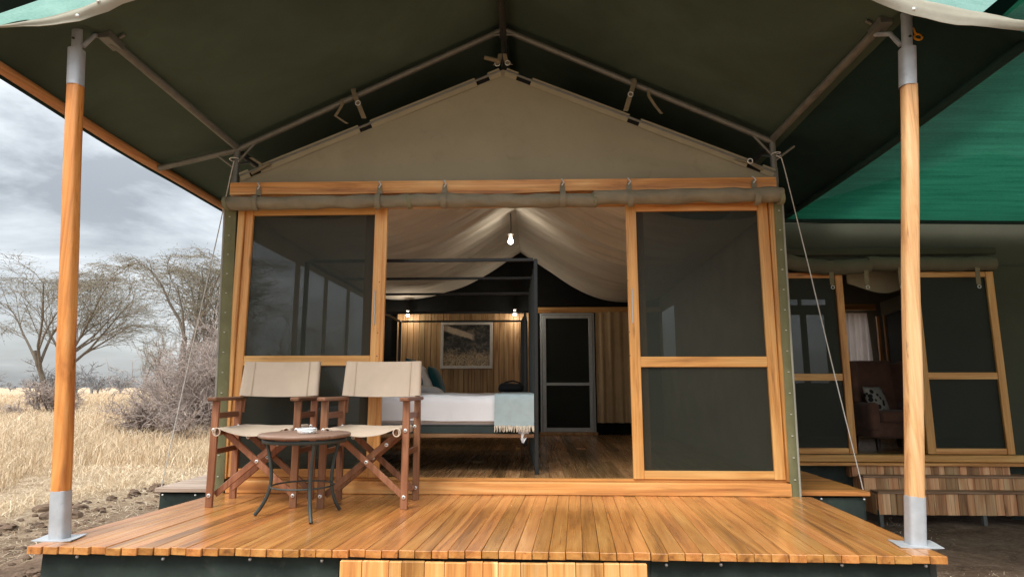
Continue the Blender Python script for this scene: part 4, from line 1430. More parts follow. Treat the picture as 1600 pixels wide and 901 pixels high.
# cushions and pillows of the two beds (heads are on the left)
pillow('cushion', 'dark teal cushion leaning on the back bed, larger and further left', 'cushion', (-1.535, 7.86, 0.93), (0.46, 0.50, 0.15), (0, R(68), 0), M['teal'], 1)
pillow('cushion', 'dark teal cushion in front of the plank wall, smaller and further right', 'cushion', (-1.33, 8.25, 0.87), (0.40, 0.46, 0.14), (0, R(66), 0), M['teal'], 2)
pillow('pillow', 'white pillow standing between the two teal cushions', 'pillow', (-1.46, 8.08, 0.88), (0.44, 0.60, 0.14), (0, R(62), 0), M['white'], 3)
pillow('pillow', 'white pillow lying flat at the base of the teal cushions', 'pillow', (-1.38, 7.80, 0.745), (0.40, 0.34, 0.12), (0, R(8), 0), M['white'], 4)
pillow('cushion', 'dark teal cushion at the head of the near bed beside the door stile', 'cushion', (-1.76, 6.75, 0.95), (0.44, 0.48, 0.15), (0, R(70), 0), M['teal'], 5)
pillow('pillow', 'white pillow behind the left screen door on the near bed', 'pillow', (-1.75, 5.65, 0.86), (0.48, 0.70, 0.16), (0, R(55), 0), M['white'], 6)
pillow('pillow', 'white pillow at the head of the near bed, further from the doors', 'pillow', (-1.80, 6.35, 0.88), (0.48, 0.70, 0.16), (0, R(58), 0), M['white'], 7)
# black bag on the bed
bag = thing('black_bag', 'small black bag with a strap lying by the throw blanket', 'bag', (-0.26, 7.85, 0.70))
MB().rbox((-0.27, 6.70, 0.775), (0.27, 0.16, 0.10), 0.045, 8, wob=0.02, seed=3).build('pouch', M['bag'], bag, weld=True)
MB().tube([(-0.38, 6.68, 0.79), (-0.33, 6.66, 0.835), (-0.25, 6.65, 0.85), (-0.18, 6.66, 0.83), (-0.14, 6.68, 0.785)], 0.009, 6).build('strap', M['bag'], bag)

# lit bulbs -------------------------------------------------------
def bulb(label, p, top, power, r=0.032, hang=True):
    t = thing('light_bulb', label, 'light bulb', p, 'lit bulbs in the tent')
    m = MB()
    prof = [(0.0, -r)] + [(r * math.sin(a), -r * math.cos(a)) for a in [math.pi * k / 12 for k in range(1, 9)]] + [(r * 0.55, r * 1.15), (r * 0.5, r * 1.5)]
    m.lathe(prof, p, 16)
    m.build('bulb_glass', M['glow'], t)
    m = MB(); m.lathe([(0, r * 1.3), (r * .8, r * 1.35), (r * .8, r * 2.5), (r * 1.15, r * 2.6), (r * 1.15, r * 2.9), (0, r * 2.95)], p, 16)
    m.build('socket', M['socket'], t)
    MB().tube([(p[0], p[1], p[2] + r * 2.9), (p[0] + (.004 if hang else 0), p[1] + (0 if hang else .02), (p[2] + top) / 2), (p[0], p[1] + (0 if hang else top - p[2]), top)], 0.0055, 6).build('cord', M['cable'], t)
    l = bpy.data.lights.new('bulb_light', 'POINT'); l.energy = power; l.shadow_soft_size = r; l.color = (1.0, 0.93, 0.82)
    lo = bpy.data.objects.new('bulb_light', l)
    link(lo, t, (p[0], p[1] - r * 1.3, p[2] - r * 0.8))
bulb('lit bulb hanging from the middle of the draped ceiling', (-0.289, 7.0, 2.462), 2.80, 1.5, 0.032)
bulb('small lit bulb above the beds, left of the framed picture', (-1.945, 9.22, 1.862), 1.99, 1.9, 0.026)
bulb('small lit bulb above the beds, right of the framed picture', (-0.318, 9.22, 1.872), 1.99, 1.9, 0.026)

# ================================================================ GUY ROPES
def rope(label, pts, r=0.0045):
    t = thing('guy_rope', label, 'rope', pts[-1], 'guy ropes of the tent')
    MB().tube(pts, r, 6).build('line', M['rope'], t)
    a = Vector(pts[0])
    MB().tube([a + Vector((0.035 * math.cos(q), 0.035 * math.sin(q), 0.01 * q * .3)) for q in [k * .6 for k in range(14)]], r, 6).build('knot', M['rope'], t)
    return t
rope('pale guy rope running down to the right side platform', [(1.915, 4.735, 2.60), (1.955, 4.73, 2.575), (1.985, 4.76, 2.50), (2.16, 4.86, 1.72), (2.33, 4.95, 0.90), (2.525, 5.05, 0.0)])
rope('pale guy rope running down to the left side platform', [(-2.475, 4.735, 2.62), (-2.50, 4.75, 2.52), (-2.60, 4.81, 2.05), (-2.80, 4.90, 1.05), (-3.00, 4.99, 0.0)])

# ================================================================ DIRECTOR CHAIRS
def chair_template(label):
    c = thing('director_chair', label, 'chair', (0, 0, 0), 'director chairs on the deck')
    W = 0.277                      # half width at the leg centres
    YF, YB = 0.0, 0.345            # front and back legs (front faces the viewer)
    LW, LD = 0.046, 0.026
    AH = 0.690
    for sx in (-1, 1):
        MB().box((sx * W, YF, AH / 2), (LW, LD, AH), 0.003).build('front_leg', M['chair_z'], c)
        MB().beam((sx * W, YB, 0.0), (sx * W, YB - .005, AH - .001), LW, LD, 0.003, up=(0, 1, 0)).build('back_leg', M['chair_z'], c)
        # armrest
        MB().box((sx * W, (YF + YB) / 2 - 0.012, AH + 0.013), (0.062, YB - YF + 0.13, 0.025), 0.006).build('armrest', M['chair_y'], c)
        for z, h in ((0.592, 0.040), (0.355, 0.036)):
            MB().box((sx * W, (YF + YB) / 2, z), (0.020, YB - YF - LD - .001, h), 0.002).build('stretcher', M['chair_y'], c)
        # back post carrying the back canvas
        MB().beam((sx * (W - .012), YB + 0.006 + LD, 0.60), (sx * (W - .018), YB + 0.075, 0.958), 0.034, 0.022, 0.003, up=(0, 1, 0)).build('back_post', M['chair_z'], c)
        # seat rail
        MB().beam((sx * 0.222, YF - 0.055, 0.488), (sx * 0.222, YB + 0.01, 0.488), 0.024, 0.036, 0.004).build('seat_rail', M['chair_y'], c)
    # crossed legs, one pair at the front and one at the back
    for y0_, s_ in ((YF + 0.030, 0), (YB - 0.030, 1)):
        for sx in (-1, 1):
            yy = y0_ + (0.0 if sx > 0 else 0.026) * (1 if s_ == 0 else -1)
            MB().beam((sx * (W - 0.01), yy, 0.075), (-sx * 0.215, yy, 0.482), 0.022, 0.040, 0.003).build('cross_leg', M['chair_z'], c)
    # bolts with dark sockets
    bp = []
    for sx in (-1, 1):
        for z in (0.078, 0.500):
            bp.append((sx * W, YF - LD / 2 - 0.002, z))
        bp.append((sx * W, YB - LD / 2 - 0.002, 0.085))
        bp.append((sx * (W - .014), YB - LD / 2 - 0.002, 0.505))
    bp.append((0.013, YF + 0.015, 0.292)); bp.append((-0.016, YB - 0.075, 0.292))
    bp.append((0.145, YF + 0.015, 0.405)); bp.append((-0.145, YF + 0.043, 0.405)); bp.append((-0.165, YB - 0.07, 0.43))
    for p in bp:
        m = MB(); m.lathe([(0, 0.006), (0.0085, 0.006), (0.012, 0.004), (0.0135, -0.004)][::-1], (0, 0, 0), 14)
        o = m.build('bolt', M['bolt'], c, p); o.rotation_euler = (R(90), 0, 0)
        m = MB(); m.lathe([(0.0052, 0.0072), (0, 0.0074)], (0, 0, 0), 8)
        q = bpy.data.objects.new('bolt_socket', m.mesh('bolt_socket')); q.data.materials.append(M['bolt_hole']); COL.objects.link(q); q.parent = o; WL[q] = Vector(p)
    # seat canvas: sags between the rails and wraps round them
    rows = []
    prof = [(-0.238, 0.470), (-0.243, 0.488), (-0.238, 0.506), (-0.224, 0.513)]
    for i in range(10):
        y = YF - 0.065 + (YB + 0.02 - YF + 0.065) * i / 9
        row = []
        for (u, z) in prof:
            row.append((u, y, z))
        for k in range(1, 16):
            u = -0.224 + 0.448 * k / 16
            sag = (1 - (u / 0.224) ** 2) * (0.052 - 0.044 * i / 9)
            row.append((u, y, 0.513 - sag + 0.003 * noise.noise(Vector((u * 12, y * 9, 0)))))
        for (u, z) in prof[::-1]:
            row.append((-u, y, z))
        rows.append(row)
    MB().sheet(rows, 0.004, True).build('seat_canvas', M['seat'], c)
    # loops of the seat canvas showing at the front ends of the rails
    for sx in (-1, 1):
        MB().tube([(sx * 0.232 + 0.024 * math.cos(a), YF - 0.066, 0.490 + 0.026 * math.sin(a)) for a in [2 * math.pi * k / 12 for k in range(13)]], 0.004, 6, cap=False).build('canvas_loop', M['seat'], c)
    # back canvas
    rows = []
    for i in range(9):
        t = i / 8
        z = 0.722 + (0.972 - 0.722) * t
        yb = YB + 0.030 + 0.045 * t
        row = []
        hw = 0.289 - 0.008 * t
        for u, dy in ((-hw + .02, 0.028), (-hw, 0.018), (-hw, -0.012), (-hw + .02, -0.022)):
            row.append((u, yb + dy, z))
        for k in range(1, 18):
            u = (-hw + .02) + (2 * hw - .04) * k / 18
            b_ = (1 - (u / hw) ** 2)
            row.append((u, yb - 0.022 + 0.040 * b_ + 0.004 * noise.noise(Vector((u * 7, z * 9, 3))), z - 0.010 * b_ * (0.3 if t > .5 else 1.0) * (1 if t < .5 else 1)))
        for u, dy in ((hw - .02, -0.022), (hw, -0.012), (hw, 0.018), (hw - .02, 0.028)):
            row.append((u, yb + dy, z))
        rows.append(row)
    MB().sheet(rows, 0.004, True, flip=True).build('back_canvas', M['seat'], c)
    for sx in (-1, 1):             # stitched seam beside the pockets
        rows = []
        for i in range(9):
            t = i / 8
            b_ = 1 - (0.205 / (0.289 - 0.008 * t)) ** 2
            yy = YB + 0.030 + 0.045 * t - 0.022 + 0.040 * b_ - 0.0065
            rows.append([(sx * 0.205 + q, yy, 0.722 + 0.25 * t - 0.008 * b_) for q in (-.003, .003)])
        MB().sheet(rows, 0.002, True, flip=True).build('seam', M['seam'], c)
    return c
ch1 = chair_template('taupe canvas director chair in front of the bed, right of the round table')
ch2 = copy_tree(ch1)
ch2['label'] = 'taupe canvas director chair on the left, nearest the grassland'
ch1.location = (-1.140, 4.135, 0.0); ch1.rotation_euler = (0, 0, R(-1.5))
ch2.location = (-1.885, 4.155, 0.0); ch2.rotation_euler = (0, 0, R(2.0))

# ================================================================ SIDE TABLE
tb = thing('side_table', 'round wooden side table on curved iron legs between the chairs', 'table', (-1.44, 3.88, 0))
tx, ty, tz = -1.445, 3.885, 0.50
m = MB(); m.lathe([(0, -0.024), (0.262, -0.024), (0.275, -0.018), (0.277, -0.006), (0.271, 0.0), (0, 0.0)], (tx, ty, tz), 48)
m.build('table_top', M['tabletop'], tb)
m = MB(); m.lathe([(0.242, -0.055), (0.252, -0.055), (0.252, -0.031), (0.242, -0.031), (0.242, -0.055)], (tx, ty, tz), 40)
m.build('apron_ring', M['iron'], tb)
for fx, fy in ((-1.733, 3.883), (-1.306, 3.67), (-1.271, 4.08)):
    d = Vector((fx - tx, fy - ty, 0)); L = d.length; d.normalize()
    pts = []
    for k in range(15):
        t = k / 14
        z = (tz - 0.04) * (1 - t) + 0.008 * t
        rad = 0.240 - 0.07 * math.sin(t * math.pi * 0.62) ** 1.3 * 1.0 + (L - 0.240 + 0.065) * t ** 3
        pts.append((tx + d.x * rad, ty + d.y * rad, z))
    MB().tube(pts, 0.0115, 8).build('leg', M['iron'], tb)
m = MB(); m.tube([(tx + 0.185 * math.cos(a), ty + 0.185 * math.sin(a), 0.185) for a in [2 * math.pi * k / 40 for k in range(41)]], 0.0055, 6, cap=False)
m.build('stretcher_ring', M['iron'], tb)
ad = MB()
prof = [(0.0, 0.006), (0.042, 0.006), (0.049, 0.012), (0.052, 0.030), (0.056, 0.034), (0.060, 0.030), (0.058, 0.010), (0.052, 0.002), (0, 0.002)]
ad.lathe(prof, (-1.415, 3.83, tz), 28)
tag(ad.build('ashtray', M['glass']), 'clear glass ashtray on the round side table', 'ashtray')

# ================================================================ SHADE NETS
# bright net over the lounge tent's front
rows = []
for i in range(30):
    y = 2.3 + (6.88 - 2.3) * i / 29
    row = []
    for j in range(30):
        x = 2.60 + (9.0 - 2.60) * j / 29
        z = 2.66 + 0.055 * (6.9 - y) - 0.03 * (x - 2.6) * 0.6 + 0.02 * noise.noise(Vector((x * .7, y * .8, 2))) - 0.06 * math.sin(math.pi * i / 29)
        row.append((x, y, z))
    rows.append(row)
ln = thing('shade_net', 'bright green shade net over the lounge tent on the right', 'shade net', (5.5, 4.6, 2.7))
MB().sheet(rows, 0, True).build('net_sheet', M['net_bright'], ln)
MB().tube([(2.6 + 0.4 * k, 6.89, 2.655 - 0.018 * 0.4 * k) for k in range(17)], 0.028, 8).build('net_hem', M['tape'], ln)
# pale net high over the main tent
tn = thing('shade_net', 'pale teal shade net stretched high above the canvas canopy', 'shade net', (XR, 6.5, 3.3))
rows = []
for i in range(24):
    y = 2.75 + (10.6 - 2.75) * i / 23
    row = []
    for j in range(41):
        x = -3.95 + (3.12 + 3.95) * j / 40
        s = abs(x - XR) / 3.4
        z = 4.16 - 0.86 * min(s, 1.1) + 0.012 * noise.noise(Vector((x, y, 4)))
        row.append((x, y, z))
    rows.append(row)
MB().sheet(rows, 0, True).build('net_sheet', M['net_top'], tn)
def tn_z(x): return 4.16 - 0.86 * min(abs(x - XR) / 3.4, 1.1)
MB().sheet([[(3.06, 2.75 + 7.85 * k / 10, tn_z(3.06) - .02), (3.19, 2.75 + 7.85 * k / 10, tn_z(3.19) - .03)] for k in range(11)], 0.006, False).build('edge_tape', M['tape'], tn)
MB().sheet([[(-3.9 + 0.12 * k, 3.60 - 0.012 * k, tn_z(-3.9 + .12 * k) - .02), (-3.9 + 0.12 * k, 3.71 - 0.012 * k, tn_z(-3.9 + .12 * k) - .02)] for k in range(9)], 0.006, False).build('edge_tape', M['tape'], tn)
MB().sheet([[(-3.12, 3.4 + 0.05 * k, tn_z(-3.12) - .02), (-3.08, 3.4 + 0.05 * k, tn_z(-3.08) - .02)] for k in range(7)], 0.006, False).build('edge_tape', M['tape'], tn)

# ================================================================ LOUNGE TENT (right)
TY = 7.0
lt = thing('lounge_tent', 'shaded olive canvas lounge tent with wood framed screens on the right', 'tent', (4.6, TY, 0))
# canvas front: panel above the doors, right wall
MB().box((5.4, TY + 0.03, 2.40), (5.5, 0.012, 0.62)).build('front_canvas', M['canvas2'], lt)
rows = [[(5.10 + 3.0 * j / 10, TY - 0.01 + 0.02 * noise.noise(Vector((j * .5, i * .4, 1))), 0.02 + 2.1 * i / 10) for j in range(11)] for i in range(11)]
MB().sheet(rows, 0.006, True, flip=True).build('front_canvas', M['canvas2'], lt)
MB().box((2.62, TY + 0.02, 1.2), (0.12, 0.02, 2.4)).build('front_canvas', M['canvas2'], lt)
for x in (2.62, 8.0):
    MB().box((x, TY + 1.5, 1.3), (0.012, 3.0, 2.6)).build('side_canvas', M['canvas2_in'], lt)
# roof
MB().sheet([[(2.5, TY + .03, 2.70), (2.5, TY + 3.2, 2.70)], [(5.3, TY + .03, 3.5), (5.3, TY + 3.2, 3.5)], [(8.1, TY + .03, 2.70), (8.1, TY + 3.2, 2.70)]], 0.02, False).build('roof', M['canvas2'], lt)
MB().sheet([[(2.6, TY + .02, 2.66), (2.6, TY + 3.1, 2.66)], [(8.0, TY + .02, 2.66), (8.0, TY + 3.1, 2.66)]], 0.01, False).build('ceiling', M['canvas2_in'], lt)
# back wall with bright screened windows
by = TY + 3.0
def wall_with_holes(xa, xb, za, zb, y, holes, name, mat, parent):
    xs = sorted({xa, xb, *[q for h in holes for q in h[:2]]}); zs = sorted({za, zb, *[q for h in holes for q in h[2:]]})
    m = MB()
    for x0_, x1_ in zip(xs, xs[1:]):
        for z0_, z1_ in zip(zs, zs[1:]):
            cx, cz = (x0_ + x1_) / 2, (z0_ + z1_) / 2
            if any(h[0] < cx < h[1] and h[2] < cz < h[3] for h in holes):
                continue
            m.box((cx, y, cz), (x1_ - x0_, 0.012, z1_ - z0_))
    return m.build(name, mat, parent)
holes = [(4.03, 4.24, 0.85, 1.93), (4.34, 4.62, 0.85, 1.93), (4.84, 5.26, 0.4, 1.95), (3.95, 4.22, 2.09, 2.18), (4.28, 4.66, 2.09, 2.18)]
bwl = wall_with_holes(2.6, 8.0, 0.0, 2.67, by, holes, 'back_canvas', M['canvas2_in'], lt)
for a, b, c_, d_ in holes:
    if c_ == 0.4:
        continue
    MB().box(((a + b) / 2, by + .01, (c_ + d_) / 2), (b - a + .04, 0.003, d_ - c_ + .04)).build('window_screen', M['mesh_light'], bwl)
# door frames
def lounge_door(xa, xb, lean, mid):
    m = MB()
    z0, z1 = 0.075, 2.06
    m.box((xa + 0.045, TY - 0.02, (z0 + z1) / 2), (0.09, 0.04, z1 - z0), 0.003)
    m.box((xb - 0.04, TY - 0.02, (z0 + z1) / 2), (0.08, 0.04, z1 - z0), 0.003)
    d = m.build('screen_door', M['hon_z'], lt)
    MB().box(((xa + xb) / 2, TY - .02, z1 - .03), (xb - xa - .17, 0.036, 0.06), 0.003).build('top_rail', M['hon_x'], d)
    MB().box(((xa + xb) / 2, TY - .02, mid), (xb - xa - .17, 0.036, 0.075), 0.003).build('mid_rail', M['hon_x'], d)
    MB().box(((xa + xb) / 2, TY - .02, z0 + .03), (xb - xa - .17, 0.036, 0.06), 0.003).build('bottom_rail', M['hon_x'], d)
    for za, zb in ((z0 + .06, mid - .037), (mid + .037, z1 - .06)):
        MB().box(((xa + xb) / 2, TY - .015, (za + zb) / 2), (xb - xa - .16, 0.002, zb - za + .01)).build('insect_screen', M['mesh'], d)
lounge_door(2.66, 3.455, 0, 0.893)
lounge_door(4.20, 5.11, 0, 0.905)
MB().box((3.9, TY - 0.02, 0.033), (2.55, 0.14, 0.07), 0.004).build('sill', M['hon_x'], lt)
MB().box((4.5, TY - 0.07, -0.022), (4.3, 0.18, 0.03), 0.004).build('threshold', M['hon_x'], lt)
# rolled flaps over the lounge doors
def roll2(xa, xb, z0, z1, sag, r, seed):
    n = 40
    pts = []; rr = []
    for k in range(n + 1):
        t = k / n
        pts.append((xa + (xb - xa) * t, TY - 0.10, z0 + (z1 - z0) * t - sag * math.sin(math.pi * t) + .008 * noise.noise(Vector((t * 9, seed, 0)))))
        rr.append(r * (1 + .15 * noise.noise(Vector((t * 12, seed, 3)))))
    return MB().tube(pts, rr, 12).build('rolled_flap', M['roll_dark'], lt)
r1 = roll2(2.62, 3.72, 2.24, 2.13, 0.07, 0.085, 2); r2 = roll2(3.70, 5.08, 2.15, 2.14, 0.01, 0.08, 5)
MB().box((3.9, TY - .06, 2.29), (2.5, 0.05, 0.08), 0.01).build('flap_pelmet', M['canvas2'], lt)
for x in (3.28, 3.66, 4.03, 4.86):
    s = strap([(x, TY - .17, 2.16), (x + .005, TY - .15, 2.02), (x + .012, TY - .14, 1.90)], 0.05, lt, 'hanging_strap')
    MB().tube([(x + .012 + .018 * math.cos(a), TY - .143, 1.875 + .018 * math.sin(a)) for a in [2 * math.pi * k / 12 for k in range(13)]], 0.004, 5, cap=False).build('strap_ring', M['bolt'], lt)
# interior: pelmet, inner screen, poles
MB().beam((5.27, 9.5, 1.96), (5.06, 8.3, 1.98), 0.05, 0.20, 0.01).build('inner_pelmet', M['canvas'], lt)
MB().box((5.05, 9.83, 2.03), (0.6, 0.04, 0.10), 0.006).build('inner_beam', M['hon_x'], lt)
for x, y in ((5.31, 9.72), (5.275, 9.46)):
    MB().box((x, y, 0.95), (0.045, 0.045, 1.84), 0.004).build('inner_stile', M['hon_z'], lt)
MB().box((5.09, 8.62, 0.95), (0.04, 0.04, 1.84), 0.004).build('inner_post', M['alu'], lt)
MB().beam((5.27, 9.42, 0.95), (5.095, 8.66, 0.95), 0.006, 1.8, 0.0).build('inner_screen', M['mesh'], lt)
rows = [[(3.70 + 0.75 * j / 12, TY + .35, 2.20 - (0.20 + 0.12 * math.sin(math.pi * (j / 12) ** 1.2)) * i / 6) for j in range(13)] for i in range(7)]
MB().sheet(rows, 0.004, True).build('inner_swag', M['canvas'], lt)
# lounge skirt
skirt((2.56, TY + .0), (3.42, TY + .0), -0.04, GZ, lt, 24, seed=6.1)
skirt((5.02, TY + .0), (8.0, TY + .0), -0.04, GZ, lt, 40, seed=7.1)
stud((2.83, TY - .02, -0.075), lt)
# lounge floor
lf = structure(link(bpy.data.objects.new('lounge_floor', MB().box((0, 0, 0), (5.3, 3.0, 0.03)).mesh('lounge_floor')), None, (5.3, TY + 1.5, -0.005)))
lf.data.materials.append(M['pipe_dark'])
for i in range(34):
    x = 2.72 + i * 0.1
    MB().box((0, 0, 0), (0.097, 2.98, 0.02), 0.0015).build('floor_board', M['floor'], lf, (x, TY + 1.5, 0.021))
# curtain
rows = []
for i in range(11):
    z = 1.94 - 1.75 * i / 10
    rows.append([(4.84 + 0.38 * j / 40 + 0.05 * (i / 10) * (j / 40), TY + 2.85 + 0.03 * math.sin(j * .7 + .4 * i) * (.5 + .5 * i / 10) + .01 * math.sin(j * .31), z) for j in range(41)])
tag(MB().sheet(rows, 0.003, True).build('curtain', M['curtain_w']), 'white curtain hanging behind the armchair in the lounge tent', 'curtain')

# wing armchair
ac = thing('armchair', 'brown wing armchair with dark legs inside the lounge tent', 'armchair', (4.38, 8.02, 0.03))
ca = Vector((4.38, 8.02, 0.03))
def part_r(name, c, s, r, rot=(0, 0, 0), seed=0):
    Mx = Euler(rot).to_matrix()
    MB().rbox(ca + Vector(c), s, r, 8, M=Mx, wob=0.006, seed=seed).build(name, M['armchair'], ac, weld=True)
part_r('seat_base', (0, 0.02, 0.24), (0.66, 0.62, 0.20), 0.04)
part_r('seat_cushion', (0.0, -0.04, 0.40), (0.46, 0.58, 0.15), 0.05, seed=2)
part_r('backrest', (0, 0.29, 0.70), (0.60, 0.16, 0.80), 0.06, (R(-8), 0, 0), 3)
for sx in (-1, 1):
    part_r('arm', (sx * 0.30, -0.01, 0.40), (0.13, 0.62, 0.34), 0.05, seed=4 + sx)
    part_r('wing', (sx * 0.30, 0.17, 0.80), (0.10, 0.26, 0.54), 0.045, (R(-8), 0, R(sx * 10)), 6 + sx)
    for yy in (-0.25, 0.27):
        m = MB(); m.lathe([(0.02, 0), (0.034, 0.14), (0, 0.14)], ca + Vector((sx * 0.27, yy, 0)), 10); m.build('leg', M['dark_leg'], ac)
pillow('cushion', 'black and white patterned cushion on the brown armchair', 'cushion', (4.22, 7.93, 0.63), (0.34, 0.34, 0.13), (R(72), 0, R(30)), M['cushion'], 8)

# lounge stairs: three treads with patchwork risers
ls = thing('lounge_stairs', 'three wooden steps with patchwork plank risers up to the lounge tent', 'stairs', (4.4, 6.8, GZ))
for k, (y, zt, zb, xa, xb, sd) in enumerate(((6.90, -0.012, -0.150, 3.34, 4.97, 21), (6.80, -0.125, -0.285, 3.40, 5.12, 22), (6.66, -0.262, -0.490, 3.46, 5.30, 23))):
    riser(ls, xa, xb, y - .010, zt - .022, zb, M['step2'], (0.05, 0.13), sd)
    MB().box(((xa + xb) / 2, y + 0.075, zt - 0.010), (xb - xa + .006, 0.22, 0.020), 0.003).build('tread_board', M['step_tread'], ls)
    for xx in (xa + .01, xb - .01):
        MB().box((xx, y + .16, (zt + zb) / 2 - .02), (0.024, 0.28, zt - zb - .02), 0.002).build('side_board', M['step2'], ls)
for xx in (3.48, 4.5):
    MB().box((xx, 6.66, (GZ - .475) / 2), (0.04, 0.04, -GZ - .475 + .06), 0.003).build('step_leg', M['rib_steel'], ls)
# ================================================================ TREES
def grow_tree(seed, spec):
    """returns list of polylines (pts, radii, level)"""
    r_ = random.Random(seed)
    out = []
    def branch(p, d, L, rad, lev):
        sp = spec[lev]
        n = sp.get('seg', 4)
        pts = [p]; rs = [rad]
        q = p
        dd = d.normalized()
        for i in range(n):
            dd = dd + Vector((r_.gauss(0, 1), r_.gauss(0, 1), r_.gauss(0, 1))) * sp.get('wig', 0.15)
            dd.z += sp.get('lift', 0.0) / n
            if 'flat' in sp:
                dd.z *= sp['flat']
            dd.normalize()
            q = q + dd * (L / n)
            if q.z > sp.get('zmax', 1e9):
                q = Vector((q.x, q.y, sp['zmax'] + r_.uniform(-.15, .15)))
            pts.append(q)
            rs.append(rad * (1 - (1 - sp.get('tip', 0.4)) * (i + 1) / n))
        out.append((pts, rs, lev))
        if lev + 1 < len(spec):
            nx = spec[lev + 1]
            k = r_.randint(*sp['kids'])
            for c in range(k):
                t = sp.get('t0', 0.3) + (1 - sp.get('t0', 0.3)) * (c + r_.random()) / k
                f = t * n
                i = min(n - 1, int(f)); u = f - i
                bp = pts[i].lerp(pts[i + 1], u)
                br = (rs[i] * (1 - u) + rs[i + 1] * u) * sp.get('rk', 0.6)
                bd = (pts[i + 1] - pts[i]).normalized()
                an = r_.uniform(*sp.get('ang', (0.5, 1.0)))
                side = bd.cross(Vector((r_.gauss(0, 1), r_.gauss(0, 1), r_.gauss(0, 1))))
                if side.length < 1e-3:
                    side = Vector((1, 0, 0))
                side.normalize()
                nd = bd * math.cos(an) + side * math.sin(an)
                nd.z = nd.z * sp.get('zs', 1.0) + sp.get('zadd', 0.0)
                branch(bp, nd, nx['len'] * r_.uniform(0.65, 1.3), max(nx.get('rmin', 0.008), br), lev + 1)
    for b in spec[0].get('stems', [((0, 0, 0), (0, 0, 1))]):
        branch(Vector(b[0]), Vector(b[1]), spec[0]['len'] * r_.uniform(.85, 1.15), spec[0]['rad'], 0)
    return out

def lines_mesh(name, lines, mat, nside=(6, 5, 4, 3, 3, 3)):
    V, T = [], []
    base = 0
    for pts, rs, lev in lines:
        n = nside[min(lev, len(nside) - 1)]
        P_ = np.array([tuple(p) for p in pts])
        k = len(P_)
        tan = np.gradient(P_, axis=0)
        tan /= np.linalg.norm(tan, axis=1)[:, None] + 1e-9
        ref = np.array([0.31, 0.77, 0.56]) if abs(tan[0] @ np.array([0.31, 0.77, 0.56])) < .9 else np.array([1., 0, 0])
        a = np.cross(tan, ref); a /= np.linalg.norm(a, axis=1)[:, None] + 1e-9
        b = np.cross(tan, a)
        an = np.arange(n) * 2 * np.pi / n
        ring = P_[:, None, :] + (np.cos(an)[None, :, None] * a[:, None, :] + np.sin(an)[None, :, None] * b[:, None, :]) * np.array(rs)[:, None, None]
        V.append(ring.reshape(-1, 3))
        i = np.arange(k - 1)[:, None] * n; j = np.arange(n)[None, :]
        q0 = (i + j).ravel() + base; q1 = (i + (j + 1) % n).ravel() + base
        T.append(np.stack([q0, q1, q1 + n], 1)); T.append(np.stack([q0, q1 + n, q0 + n], 1))
        base += k * n
    me = np_mesh(name, np.concatenate(V), np.concatenate(T), mat)
    return me

def leaf_mesh(name, lines, lev, count, size, mat, seed, spread=0.25):
    g = np.random.default_rng(seed)
    tips = np.array([tuple(p) for pts, rs, l in lines if l >= lev for p in pts[1:]])
    idx = g.integers(0, len(tips), count)
    c = tips[idx] + g.normal(0, spread, (count, 3)) * np.array([1, 1, .4])
    a = g.normal(0, 1, (count, 3)); a /= np.linalg.norm(a, axis=1)[:, None]
    b = g.normal(0, 1, (count, 3)); b -= a * (a * b).sum(1)[:, None]; b /= np.linalg.norm(b, axis=1)[:, None]
    s = size * g.uniform(.6, 1.4, (count, 1))
    V = np.stack([c - a * s, c + b * s * .35, c + a * s], 1).reshape(-1, 3)
    T = np.arange(count * 3).reshape(-1, 3)
    return np_mesh(name, V, T, mat)

def tree(label, x, y, seed, spec, split=1, leaves=0, leaf_lev=3, leaf_size=0.06, group=None, name='acacia_tree', cat='tree', bark='bark', twig='twig', z=None, spread=0.25, nside=(7, 5, 4, 3, 3, 3)):
    z = ground_h(x, y) - 0.05 if z is None else z
    t = thing(name, label, cat, (x, y, z), group)
    L = grow_tree(seed, spec)
    o = inst('trunk', lines_mesh('trunk', [l for l in L if l[2] <= split], M[bark], nside), t, (x, y, z))
    o = inst('crown', lines_mesh('crown', [l for l in L if l[2] > split], M[twig], nside), t, (x, y, z))
    if leaves:
        inst('leaves', leaf_mesh('leaves', L, leaf_lev, leaves, leaf_size, M['leaf'], seed, spread), t, (x, y, z))['kind'] = 'stuff'
    return t, L

def acacia(H, R_, stems=3, dens=1.0):
    st = []
    for k in range(stems):
        a = 2 * math.pi * k / stems + 0.5
        st.append(((0.15 * math.cos(a), 0.15 * math.sin(a), 0), (0.22 * math.cos(a), 0.22 * math.sin(a), 1)))
    zc = H * 0.84
    return [
        dict(len=H * 0.40, rad=0.17, seg=5, wig=0.09, stems=st, kids=(4, 5), t0=0.5, ang=(0.35, 0.7), zadd=0.12, tip=0.6, rk=0.7),
        dict(len=R_ * 0.78, seg=6, wig=0.10, lift=0.12, kids=(int(6 * dens), int(7 * dens)), t0=0.35, ang=(0.35, 0.8), zs=0.8, zadd=0.10, tip=0.3, rk=0.55, zmax=zc),
        dict(len=R_ * 0.42, seg=4, wig=0.14, kids=(int(6 * dens), int(8 * dens)), t0=0.25, ang=(0.4, 1.0), zs=0.45, zadd=0.10, tip=0.3, rk=0.6, rmin=0.02, zmax=zc),
        dict(len=R_ * 0.20, seg=3, wig=0.18, kids=(5, 7), t0=0.2, ang=(0.5, 1.1), zs=0.45, zadd=0.08, tip=0.4, rk=0.6, rmin=0.013, zmax=zc),
        dict(len=R_ * 0.10, seg=2, wig=0.22, tip=0.5, rmin=0.009, zmax=zc),
    ]
tree('flat topped bare acacia behind the left post', -27.2, 34.0, 3, acacia(9.0, 6.0, 3), leaves=9000, leaf_size=0.055, group='acacias on the plain', nside=(7, 5, 3, 3, 3))
